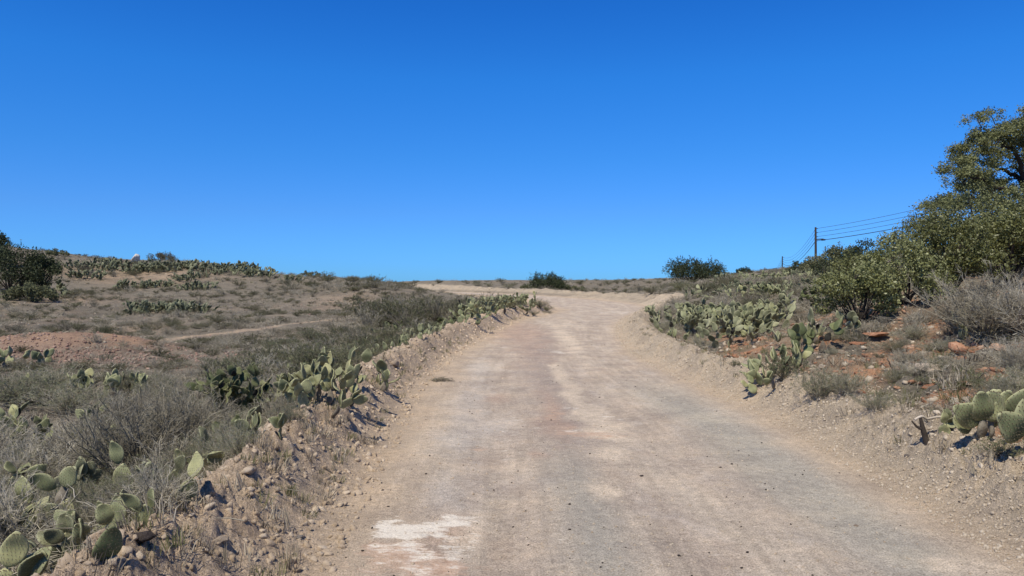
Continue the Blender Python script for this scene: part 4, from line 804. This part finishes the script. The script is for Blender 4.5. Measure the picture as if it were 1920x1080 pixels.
for i, (u, v, h, w, lb) in enumerate([(40, 765, .6, 1.7, 'sage green shrub at the left edge behind the dry twigs'), (130, 775, .5, 1.7, 'low sage green shrub below the dead armed cactus'), (100, 735, .5, 1.8, 'fine leaved green shrub between the two small cactus groups'), (250, 740, .5, 1.2, 'grey green shrub right of the yellow green prickly pear'),
        (200, 790, .4, 1.3, 'small green shrub behind the leafless shrub'), (450, 860, .3, .9, 'olive shrub under the dark prickly pear on the bank'), (540, 800, .28, .9, 'olive shrub in front of the pale prickly pear row'), (300, 745, .4, 1.3, 'dull green shrub on the edge of the bare grey field')]):
    x, y = P(u, v); plant(K_sage, x, y, h, w, lb, parts=True)
rs_ = random.Random(21); cnt = {'a': 0, 'b': 0}
# strip behind the left bank, going away
for i in range(270):
    t = rs_.random(); yy = 5.5 * (34 / 5.5) ** t; off = 1.15 + rs_.random() ** 1.3 * (1.4 + yy * .12); xx = float(np.interp(yy, LE[:60, 1], LE[:60, 0])) - off
    if yy < 12: kind = rs_.choice([K_dry, K_sage, K_sage]); lb = 'low dry shrub in the tangled strip right behind the left bank'; gp = 'shrubs in the near strip behind the left bank'; h = rs_.uniform(.22, .45)
    elif yy < 25: kind = rs_.choice([K_scrub, K_green, K_scrub, K_dry_s]); lb = 'dark green scrub bush in the strip along the left bank'; gp = 'scrub bushes in the strip along the left bank'; h = rs_.uniform(.3, .6)
    else: kind = rs_.choice([K_scrub, K_dry_s, K_scrub]); lb = 'grey brown scrub bush near the end of the left bank'; gp = 'scrub bushes near the end of the left bank'; h = rs_.uniform(.5, 1.0)
    if near_path([xx], [yy])[0]: continue
    plant(kind, xx, yy, h, rs_.uniform(.9, 1.3), lb, group=gp)
# left slope
def slope(n, u0, u1, v0, v1, kinds, hs, lb, gp, sd, pw=1.0):
    q = random.Random(sd)
    for i in range(n):
        u = q.uniform(u0, u1); v = v0 + (v1 - v0) * q.random() ** pw
        x, y = P(u, v)
        if y > 140 or near_path([x], [y])[0]: continue
        if road_info(np.array([x]), np.array([y]))[0][0] < 1.3: continue
        plant(q.choice(kinds), x, y, q.uniform(*hs), q.uniform(1.0, 1.7), lb, group=gp)
slope(60, 120, 800, 525, 560, [K_dry_s, K_scrub, K_dry_s], (.18, .45), 'small brown scrub bush scattered on the upper left slope', 'scrub bushes on the upper left slope', 31)
slope(70, 120, 840, 560, 625, [K_dry_s, K_scrub, K_dry_s, K_green], (.15, .4), 'low brown scrub bush scattered on the middle of the left slope', 'scrub bushes on the middle left slope', 32)
slope(26, 0, 560, 625, 700, [K_dry_s, K_scrub], (.1, .25), 'tiny dry bush on the lower left field', 'bushes on the lower left field', 33)
slope(60, 520, 840, 525, 545, [K_scrub, K_dry_s], (.3, .6), 'grey brown bush near the left end of the far skyline', 'bushes near the left end of the far skyline', 34)
slope(90, 850, 1400, 528, 552, [K_scrub, K_dry_s, K_green], (.3, .65), 'low brown green bush on the flat rise beyond the bend', 'bushes on the rise beyond the bend', 35)
slope(40, 60, 520, 485, 520, [K_scrub, K_dry_s], (.3, .6), 'dark bush near the left skyline', 'bushes near the left skyline', 36)
slope(70, 1240, 1560, 530, 600, [K_dry_s, K_dry_s, K_scrub], (.25, .5), 'grey dry bush on the right slope between the cacti', 'grey bushes between the cacti on the right slope', 37)
slope(34, 1400, 1740, 595, 650, [K_dry_s, K_dry], (.12, .28), 'thin grey bush on the rocky right slope', 'thin bushes on the rocky right slope', 38)
slope(70, 1430, 1920, 640, 830, [K_sage, K_dry, K_sage, K_green], (.10, .26), 'small dry plant between the stones on the right slope', 'small plants between the stones on the right slope', 39)
for (u, v, k, h, w, lb) in [(1540, 748, K_sage, .42, 1.1, 'dark olive shrub behind the gravel berm on the right'), (1470, 715, K_green, .4, 1.1, 'olive shrub under the bright green prickly pear'), (1590, 745, K_sage, .3, 1.3, 'yellow green low shrub right of the dark olive one'),
        (1850, 648, K_fluffy, .92, 1.15, 'big rounded grey leafless bush in front of the hedge'), (1800, 632, K_fluffy, .6, .9, 'left lobe of grey leafless growth beside the big rounded bush'), (1925, 640, K_fluffy, .75, 1.0, 'grey leafless bush at the right edge below the hedge'), (1905, 705, K_fluffy, .4, 1.0, 'small grey bush on orange soil at the right edge'),
        (1250, 625, K_sage, .45, 1.2, 'dusty green shrub at the foot of the cactus mass by the bend'), (1310, 655, K_sage, .4, 1.0, 'grey green shrub under the front cacti near the bend'), (180, 645, K_dry_s, .28, 1.6, 'brown bush on top of the orange mound'),
        (1380, 690, K_green, .13, 1.5, 'tiny vivid green weed on the right berm'), (1740, 725, K_green, .14, 1.4, 'green weed on the tan rock ledge'), (1880, 860, K_green, .14, 1.6, 'green weeds under the large prickly pear'), (1700, 690, K_dry, .25, 1.2, 'dry tuft beside the pale orange rock'),
        (1640, 770, K_sage, .2, 1.5, 'thin green plant on the flat ground behind the right berm'), (1000, 592, K_green, .22, 1.6, 'green weeds at the tip of the left bank'), (1030, 588, K_dry_s, .18, 1.6, 'dry weeds spilling onto the road at the tip of the left bank'), (1012, 578, K_sage, .45, 1.5, 'green weedy shrub covering the very tip of the left bank'), (1025, 583, K_green, .3, 1.7, 'low green weeds between road and tip of the left bank'), (703, 533, K_scrub, .8, 1.1, 'round dark bush on the far skyline left of the road'), (610, 525, K_scrub, .8, 1.2, 'dark bush where the left hill meets the flat skyline')]:
    x, y = P(u, v); plant(k, x, y, h, w, lb, parts=y < 14)

# ------------------------------------------------------------------ leafy bushes and trees
def limb_tree(buf, base, tips, r0, g, seg=7, wig=.08, n=5):
    for T in tips:
        L = np.linalg.norm(np.array(T) - base); t = np.linspace(0, 1, seg)[:, None]; mid = (base + np.array(T)) / 2 + g.normal(0, wig * L, 3) + np.array([0, 0, .06 * L])
        Pp = (1 - t) ** 2 * base + 2 * t * (1 - t) * mid + t ** 2 * np.array(T); Pp[1:-1] += g.normal(0, wig * L * .18, (seg - 2, 3))
        V, F = tube(Pp, r0 * (1.05 - .85 * t[:, 0]) * g.uniform(.6, 1), n); buf.add(V, F)
def leafy_bush(name, x, y, w, h, dpt, seed, leafmat, label, group=None, nleaf=7000, ls=.055, nlobe=22, cat='bush', asp=.6, z=None, upr=0):
    g = np.random.default_rng(seed); z0 = (H1(x, y) if z is None else z) - .05; e = link(name, None, loc=(x, y, z0)); e.empty_display_size = .2; tag(e, label, cat, group)
    a = g.uniform(0, 6.28, nlobe); el = np.arccos(g.uniform(-.15, 1, nlobe)); k = g.uniform(.62, 1.0, nlobe)
    C = np.stack([np.cos(a) * np.sin(el) * w * .5 * k, np.sin(a) * np.sin(el) * dpt * .5 * k, h * (.30 + .55 * np.cos(el) * k)], 1)
    rl = g.uniform(.13, .24, nlobe) * (w + h) * .5
    li = g.integers(0, nlobe, nleaf); v = g.normal(size=(nleaf, 3)); v /= np.linalg.norm(v, axis=1)[:, None]; rad = rl[li] * g.uniform(.45, 1.0, nleaf) ** .5 * (1 + .35 * pnoise(v[:, 0] * 2.5 + li, v[:, 1] * 2.5 + v[:, 2] * 2))
    pts = C[li] + v * rad[:, None] * np.array([1, 1, .85]); pts = pts[pts[:, 2] > .04]
    # sprigs standing out of the outline
    ns = nlobe * 5; sl = g.integers(0, nlobe, ns); sv_ = g.normal(size=(ns, 3)); sv_[:, 2] = np.abs(sv_[:, 2]) + upr; sv_ /= np.linalg.norm(sv_, axis=1)[:, None]; tip = C[sl] + sv_ * (rl[sl] * g.uniform(1.05, 1.4, ns))[:, None]
    q = g.random((ns, 9))[..., None]; sp = (C[sl][:, None] * (1 - q) * .4 + tip[:, None] * (q + (1 - q) * .6)) + g.normal(0, .03, (ns, 9, 3)); sp = sp.reshape(-1, 3)
    LV, LF = leaves(np.concatenate([pts, sp[sp[:, 2] > .04]]), ls * g.uniform(.6, 1.25, len(pts) + int((sp[:, 2] > .04).sum())), asp, .35, g)
    b = Buf(); limb_tree(b, np.array([0, 0, 0.]), C, .018 * h, g); 
    for i in range(0, ns, 2): V, F = tube(np.array([C[sl[i]], (C[sl[i]] + tip[i]) / 2 + g.normal(0, .02, 3), tip[i]]), [.006, .005, .003], 3); b.add(V, F)
    link('branches', b.mesh('branches', M['bark']), e)['kind'] = 'stuff'; link('foliage', mesh_from('foliage', LV, LF, leafmat), e)['kind'] = 'stuff'
    return e
SL, SM = M['sumac_light'], M['sumac']
for i, (u, D, w, h, mt, lb, nl, ls) in enumerate([(1612, 13.2, 1.4, 1.35, SL, 'light leathery leaved bush forming the left end of the hedge', 6500, .055), (1690, 14.0, 1.5, 1.6, SL, 'pale green leathery leaved bush second from the left end of the hedge', 7000, .055), (1775, 14.8, 1.8, 1.85, SM, 'olive leathery leaved bush in the middle of the hedge', 9000, .06),
        (1880, 15.5, 1.9, 2.0, SM, 'yellow green leathery leaved bush above the grey leafless bush', 10000, .06), (1985, 15.5, 2.0, 2.0, SM, 'leathery leaved bush cut by the right edge of the photo', 7000, .06), (1600, 17.5, 1.2, 1.5, SM, 'dark pointed bush behind the left end of the hedge', 5000, .055),
        (1830, 19, 2.7, 2.6, M['oak_leaf'], 'tall dull green bush under the crooked tree', 9000, .06), (1740, 19.5, 2.0, 2.2, M['oak_leaf'], 'dull green bush left of the crooked tree foot', 7000, .055), (1930, 19, 2.4, 2.6, M['oak_leaf'], 'tall bush at the right edge under the crooked tree', 7000, .06)]):
    x, y = at(u, D); leafy_bush('sumac_bush', x, y, w, h, w * .9, 400 + i, mt, lb, nleaf=nl, ls=ls, nlobe=20, upr=.2)
# crooked oak, upper right
def crooked_tree():
    D0 = 22.; bx, by = at(1950, D0); bz = H1(bx, by) - .1; g = np.random.default_rng(77)
    e = link('oak_tree', None, loc=(bx, by, bz)); e.empty_display_size = .3; tag(e, 'crooked oak with bare twisting dark limbs rising above the hedge at the right edge', 'tree')
    def W3(u, v, dy=0): D = D0 + dy; p = uvd(u, v, D); return np.array([p[0] - bx, p[1] - by, p[2] - bz])
    def path(pts, r0, r1, k=5, n=7):
        Pp = catmull(pts, k); Pp[1:-1] += g.normal(0, .018, (len(Pp) - 2, 3)); return tube(Pp, np.linspace(r0, r1, len(Pp)), n)
    tr = Buf(); tr.add(*path([(0, 0, -.2), W3(1946, 470), W3(1930, 420, .2), W3(1925, 385)], .17, .12)); link('trunk', tr.mesh('trunk', M['bark'], True), e)
    fork = W3(1925, 385); limbs = [[fork, W3(1900, 360, -.3), W3(1870, 352, -.6), W3(1840, 335, -.9), W3(1805, 332, -1)], [fork, W3(1915, 340, .3), W3(1890, 322, .6), W3(1862, 312, .8), W3(1830, 300, .9), W3(1800, 290, .9)],
        [fork, W3(1918, 330, .1), W3(1908, 290, -.2), W3(1885, 275, -.4), W3(1850, 270, -.5), W3(1825, 262, -.5)], [fork, W3(1935, 330, .6), W3(1920, 280, .9), W3(1910, 250, 1), W3(1888, 240, 1)], [fork, W3(1960, 330, -.5), W3(1950, 270, -.6), W3(1925, 235, -.6)], [fork, W3(1980, 340, .2), W3(2010, 290, .2), W3(1990, 240, .3)], [fork, W3(1890, 385, .8), W3(1850, 378, 1), W3(1800, 372, 1), W3(1765, 378, 1)]]
    tips = []
    for L in limbs:
        b = Buf(); V, F = path(L, .075, .022); b.add(V, F); C = catmull(L, 6)
        for k in range(9):
            s = C[g.integers(len(C) // 4, len(C))]; q = s + g.normal(0, .22, 3) + np.array([0, 0, .14]); tips.append(q); m_ = (s + q) / 2 + g.normal(0, .07, 3); V, F = tube(np.array([s, (s + m_) / 2 + g.normal(0, .03, 3), m_, q]), [.028, .022, .017, .009], 4); b.add(V, F)
        tips.append(C[-1]); link('limb', b.mesh('limb', M['bark'], True), e)
    cl = [(1790, 325), (1775, 318), (1800, 345), (1815, 300), (1800, 300), (1815, 275), (1835, 265), (1850, 256), (1868, 262), (1880, 240), (1895, 248), (1908, 228), (1920, 240), (1905, 262), (1880, 275), (1858, 285), (1835, 325), (1820, 340), (1850, 348), (1866, 330), (1845, 300), (1875, 345), (1888, 355), (1905, 365), (1930, 350), (1940, 300), (1950, 250), (1940, 225), (1980, 260), (1990, 300), (1915, 385), (1880, 385), (1850, 372), (1830, 385), (1805, 378), (1780, 385), (1760, 380), (1750, 392), (1960, 370), (1995, 350), (1830, 282), (1860, 305)]
    C = np.array([W3(u, v, g.uniform(-1.1, 1.3)) for u, v in cl] + [np.array(t) + [0, 0, .08] for t in tips]); n = 60000
    C2 = np.repeat(C, 6, 0) + g.normal(0, .15, (len(C) * 6, 3)) * [1, 1, .6]; li = g.integers(0, len(C2), n); pts = C2[li] + g.normal(0, .075, (n, 3)) * [1.2, 1.2, .8]
    hole = W3(1903, 312); dd = np.hypot(pts[:, 0] - hole[0], pts[:, 2] - hole[2]); pts = pts[(dd > .32) | (g.random(len(pts)) < .1)]
    LV, LF = leaves(pts, .062 * g.uniform(.6, 1.3, len(pts)), .55, .3, g); link('crown', mesh_from('crown', LV, LF, M['oak_leaf']), e)['kind'] = 'stuff'
crooked_tree()
# far left dark evergreen bushes
DL = M['dark_leaf']
for i, (u, D, w, h, lb) in enumerate([(20, 42, 3.8, 3.0, 'big dark evergreen bush at the left edge of the slope'), (-60, 43, 4, 3.6, 'dark evergreen bush cut by the left edge'), (76, 43, 2.4, 2.9, 'dark evergreen bush with a pointed top right of the big one'), (60, 38, 2.2, 1.0, 'lower grey green part of bush in front of the dark evergreens'), (-5, 55, 1.7, 3.0, 'small dark tree top rising behind the evergreen bushes at the left edge')]):
    x, y = at(u, D); leafy_bush('evergreen_bush', x, y, w, h, w * .8, 430 + i, DL if i != 3 else M['sage_dark'], lb, nleaf=6000, ls=.11, nlobe=20, asp=.5)
x, y = at(303, 69); leafy_bush('mound_bush', x, y, 2.6, .75, 1.8, 440, M['brown_leaf'], 'brown mound shaped bush right of the white boulder on the skyline', nleaf=3500, ls=.09, nlobe=16, asp=.4)
x, y = at(1300, 72); leafy_bush('evergreen_bush', x, y, 6.0, 2.3, 4, 441, DL, 'wide dark bush with spiky outline on the skyline right of the bend', nleaf=11000, ls=.17, nlobe=46, asp=.35, upr=.6)
x, y = at(1021, 78); leafy_bush('evergreen_bush', x, y, 4.4, 1.9, 3, 442, DL, 'smaller dark bush on the skyline straight above the bend', nleaf=7000, ls=.15, nlobe=34, asp=.35, upr=.6)
for i, (u, D, w, h) in enumerate([(1395, 70, 1.5, .9), (1488, 46, 1.3, .5), (1507, 42, 1.5, .85), (1535, 38, 1.8, 1.35), (1565, 34, 1.7, 1.45), (1590, 30, 1.8, 1.5), (1625, 28, 1.8, 1.7)]):
    x, y = at(u, D); leafy_bush('ridge_bush', x, y, w, h, w, 450 + i, M['sage_dark'] if i % 2 else DL, 'dark bush on the right ridge below the utility poles', 'dark bushes on the right ridge', nleaf=2600, ls=.09, nlobe=14, asp=.45, upr=.4)
for i, u in enumerate([985, 1060, 1072, 1090, 1400, 575, 590, 115, 100]):
    D = 80 if u > 900 else 78 if u > 500 else 66; x, y = at(u, D); leafy_bush('skyline_bush', x, y, 1.2, .7, 1.2, 470 + i, M['sage_dark'], 'small dark bush breaking the skyline', 'small bushes breaking the skyline', nleaf=500, ls=.14, nlobe=8, asp=.4)

# ------------------------------------------------------------------ single stones and wood
BIG = {k: [stone(k + '_stone', M[k], 600 + i * 7 + len(k), 3, 10, .14, .62, False) for i in range(3)] for k in ('orange_rock', 'tan_rock', 'grey_rock', 'dark_rock', 'white_rock')}
for i, (u, v, wpx, key, fl, lb) in enumerate([
    (253, 486, 27, 'white_rock', 1.0, 'white boulder sitting on the left skyline'), (1610, 655, 34, 'orange_rock', .5, 'broken orange slab below the hedge'), (1760, 640, 30, 'orange_rock', .6, 'orange block between slab rock and grey bush'), (1880, 665, 46, 'orange_rock', .5, 'long orange outcrop at the right edge'), (1665, 700, 26, 'tan_rock', .6, 'tan block under the slab shaped rock'), (1820, 730, 30, 'tan_rock', .6, 'pale tan rock above the large prickly pear'), (1600, 685, 24, 'orange_rock', .6, 'orange stone on the ledges beside the olive shrubs'), (1703, 660, 40, 'orange_rock', .8, 'pale orange slab shaped rock leaning on the right slope'), (1795, 672, 55, 'orange_rock', .8, 'rounded rust orange boulder on the right slope'),
    (1648, 668, 18, 'orange_rock', .8, 'small orange stone left of the slab shaped rock'), (1640, 645, 50, 'orange_rock', .35, 'flat orange ledge above the small orange stone'), (1548, 690, 26, 'tan_rock', .7, 'pale stone next to the olive shrubs behind the right berm'), (1900, 612, 36, 'tan_rock', .6, 'tan rock below the grey bush at the right edge'),
    (1745, 705, 60, 'tan_rock', .35, 'low tan ledge in the middle of the right slope'), (1580, 668, 30, 'tan_rock', .5, 'brownish ledge stone beside the cacti'), (1850, 700, 45, 'orange_rock', .4, 'orange ledge right of the rust orange boulder'), (1725, 690, 20, 'orange_rock', .8, 'stone under the slab shaped rock'),
    (65, 662, 22, 'dark_rock', .8, 'black rock on the foot of the orange mound'), (560, 1012, 20, 'grey_rock', .8, 'dark round stone on the road edge at the foot of the left bank'), (580, 995, 16, 'tan_rock', .7, 'pale stone beside the dark round one'), (578, 963, 14, 'tan_rock', .5, 'flat white stone on the lower left road edge'),
    (434, 722, 12, 'white_rock', .9, 'small white stone in front of the dark prickly pear'), (272, 1040, 58, 'dark_rock', .8, 'dark grey rock at the bottom of the left bank'), (434, 546, 12, 'dark_rock', .6, 'dark stone on the upper left slope'), (152, 690, 13, 'white_rock', .8, 'small white stone above the dead cactus arm'), (812, 657, 11, 'dark_rock', .8, 'dark stone at the foot of the left bank'),
    (1203, 891, 11, 'dark_rock', .6, 'small dark stone in the middle of the road'), (718, 921, 8, 'dark_rock', .7, 'tiny dark stone on the left of the road'), (1350, 878, 8, 'grey_rock', .7, 'tiny grey stone on the right of the road'), (1605, 985, 11, 'tan_rock', .6, 'tan stone on the right of the road'), (728, 952, 10, 'dark_rock', .5, 'dark crumb above the white patch on the road'),
    (160, 523, 10, 'tan_rock', .6, 'pale stone beside the dark bush on the left slope'), (740, 690, 26, 'tan_rock', .9, 'big tan clod on the crest of the left bank'), (470, 900, 30, 'tan_rock', .8, 'tan clod on the face of the left bank'), (410, 1025, 36, 'tan_rock', .8, 'broken tan clod near the bottom of the left bank'), (545, 860, 24, 'tan_rock', .9, 'rounded clod high on the left bank'), (575, 830, 22, 'tan_rock', .8, 'tan lump on top of the left bank'),
    (620, 908, 18, 'tan_rock', .7, 'tan lump at the foot of the left bank'), (520, 930, 22, 'tan_rock', .8, 'tan lump in the middle of the left bank face'), (1700, 860, 16, 'grey_rock', .6, 'grey stone at the inner edge of the right berm'), (1670, 850, 13, 'tan_rock', .6, 'tan stone at the inner edge of the right berm')]):
    x, y = P(u, v) if i else at(253, 66); s = wpx / FPX * y * .5; me = random.choice(BIG[key]) if i else BIG[key][0]; k = 1.05 if i else 1.5
    o = link('boulder' if wpx > 30 or i == 0 else 'stone', me, loc=(x, y, H1(x, y) + s * fl * .28), rz=random.uniform(0, 6.28), sc=(s, s * random.uniform(.8, 1), s * fl * k)); o.rotation_euler = (random.uniform(-.25, .25), random.uniform(-.25, .25), random.uniform(0, 6.28)); tag(o, lb, 'rock' if wpx > 20 else 'stone')
# twigs lying on the road
g = np.random.default_rng(5); x, y = P(825, 716); b = Buf(); e = link('dead_branch', None, loc=(x, y, H1(x, y))); tag(e, 'tangle of dry brown twigs lying on the left half of the road', 'twigs')
for i in range(34):
    a = g.uniform(0, 6.28); c = np.array([g.normal(0, .07), g.normal(0, .05), .015 + .04 * g.random()]); dv = np.array([math.cos(a) * .10, math.sin(a) * .06, g.uniform(-.02, .04)]); V, F = tube(np.array([c - dv, c + g.normal(0, .015, 3), c + dv * 1.2]), [.005, .004, .002], 4); b.add(V, F)
link('twigs', b.mesh('twigs', M['twig_dark']), e)['kind'] = 'stuff'
b2 = Buf(); V, F = tube(np.array([[-.05, 0, .02], [.08, .01, .03], [.2, -.01, .012], [.26, 0, .008]]), [.010, .009, .006, .003], 5); b2.add(V, F); link('main_stem', b2.mesh('main_stem', M['bark']), e)
# bleached root on the right berm
x, y = P(1745, 830); e = link('exposed_root', None, loc=(x, y, H1(x, y))); tag(e, 'bleached bent root on a dark stub beside the large prickly pear', 'root')
b = Buf(); b.add(*tube(catmull([(-.14, 0, .16), (-.08, .0, .19), (-.02, .02, .165), (.06, 0, .185), (.16, .02, .17)], 4), .011, 6)); link('bleached_branch', b.mesh('bleached_branch', M['dead_wood'], True), e)
b = Buf(); b.add(*tube(np.array([[-.02, .02, -.05], [-.06, .01, .07], [-.09, 0, .18]]), [.028, .022, .012], 6)); b.add(*tube(np.array([[-.06, .01, .07], [-.12, 0, .10], [-.16, .01, .15]]), [.014, .012, .006], 5)); link('dark_stub', b.mesh('dark_stub', M['bark'], True), e)
# dark snag in front, left
x, y = P(80, 925); e = link('dead_snag', None, loc=(x, y, H1(x, y))); tag(e, 'thin black dead stem with short forks standing in the left foreground', 'dead plant'); b = Buf()
b.add(*tube(np.array([[0, 0, 0], [.01, 0, .16], [0, .01, .30], [.03, 0, .40]]), [.006, .006, .005, .004], 5))
for q in [((.01, 0, .2), (.06, 0, .26)), ((0, .01, .3), (-.05, 0, .34)), ((.02, 0, .34), (.07, 0, .36)), ((.01, 0, .14), (-.04, 0, .2))]: b.add(*tube(np.array([q[0], q[1]]), [.004, .003], 4))
link('forked_snag', b.mesh('forked_snag', M['bark']), e)

# ------------------------------------------------------------------ utility poles and wires
def upole(x, y, ztop, label, arm=0):
    z0 = H1(x, y) - .3; h = ztop - z0; e = link('utility_pole', None, loc=(x, y, z0)); tag(e, label, 'utility pole', 'utility poles on the right ridge')
    b = Buf(); b.add(*tube(np.array([[0, 0, 0], [0, 0, h * .5], [-.02, 0, h]]), [.17, .15, .12], 10)); V = np.array([[-.02, 0, h + .02]]); link('post', b.mesh('post', M['pole'], True), e)
    if arm:
        b = Buf(); b.add(*tube(np.array([[0, -.1, h - 1.65], [1.0, -.1, h - 1.6]]), .07, 6)); link('bracket', b.mesh('bracket', M['pole']), e)
        b = Buf(); b.add(*tube(np.array([[.75, -.1, h - 1.72], [1.25, -.1, h - 1.7]]), [.12, .10], 8)); link('insulator', b.mesh('insulator', M['wire']), e)
    for dz in (.2, .75, 1.3, 1.85): b = Buf(); b.add(*tube(np.array([[-.05, -.12, h - dz], [.22, -.16, h - dz]]), .05, 5)); link('insulator', b.mesh('insulator', M['wire']), e)
p1 = uvd(1529.5, 426, 100); p2 = uvd(1467, 480.5, 190); p3 = uvd(1444, 507, 290); p0 = uvd(2150, 262, 72)
upole(p1[0], p1[1], p1[2], 'tall utility pole with a short side bracket on the right ridge', 1); upole(p2[0], p2[1], p2[2], 'shorter looking utility pole farther down the line'); 
upole(p3[0], p3[1], p3[2], 'most distant utility pole hidden by the ridge'); upole(p0[0], p0[1], p0[2], 'nearest utility pole beyond the right edge behind the trees')
for k, (dz, r, nm) in enumerate([(.2, .022, 'topmost'), (.75, .022, 'second'), (1.3, .022, 'third'), (1.85, .042, 'lowest and thickest')]):
    pts = []
    for A, B, sag in ((p0, p1, .9), (p1, p2, 1.6), (p2, p3, 1.6)):
        A = np.array(A) - [0, 0, dz * (1.25 if A is p0 else 1)]; B = np.array(B) - [0, 0, dz]; 
        for t in np.linspace(0, 1, 15)[:(None if B[1] > 280 else -1)]: pts.append(A * (1 - t) + B * t - np.array([0, 0, 4 * sag * t * (1 - t)]))
    b = Buf(); b.add(*tube(np.array(pts), r, 4)); o = link('overhead_wire', b.mesh('overhead_wire', M['wire'])); tag(o, nm + ' of the four wires strung between the utility poles', 'wire', 'overhead wires')

# ------------------------------------------------------------------ tell the last look-alikes apart by where they stand
same = {}
for o in COL.objects:
    if o.parent is None and 'label' in o and 'group' in o and 'kind' not in o: same.setdefault(o['label'], []).append(o)
ORD = ['leftmost', 'second from left', 'third from left', 'fourth from left', 'fifth from left', 'sixth from left', 'seventh from left', 'eighth from left', 'ninth from left', 'tenth from left', 'eleventh from left', 'twelfth from left', 'thirteenth from left', 'fourteenth from left']
for lb, L in same.items():
    if 2 <= len(L) <= 15:
        L.sort(key=lambda o: o.location.x / o.location.y)
        for k, o in enumerate(L):
            wd = 'rightmost' if k == len(L) - 1 else ORD[k]
            if len((wd + ' ' + lb).split()) <= 16: o['label'] = wd + ', ' + lb
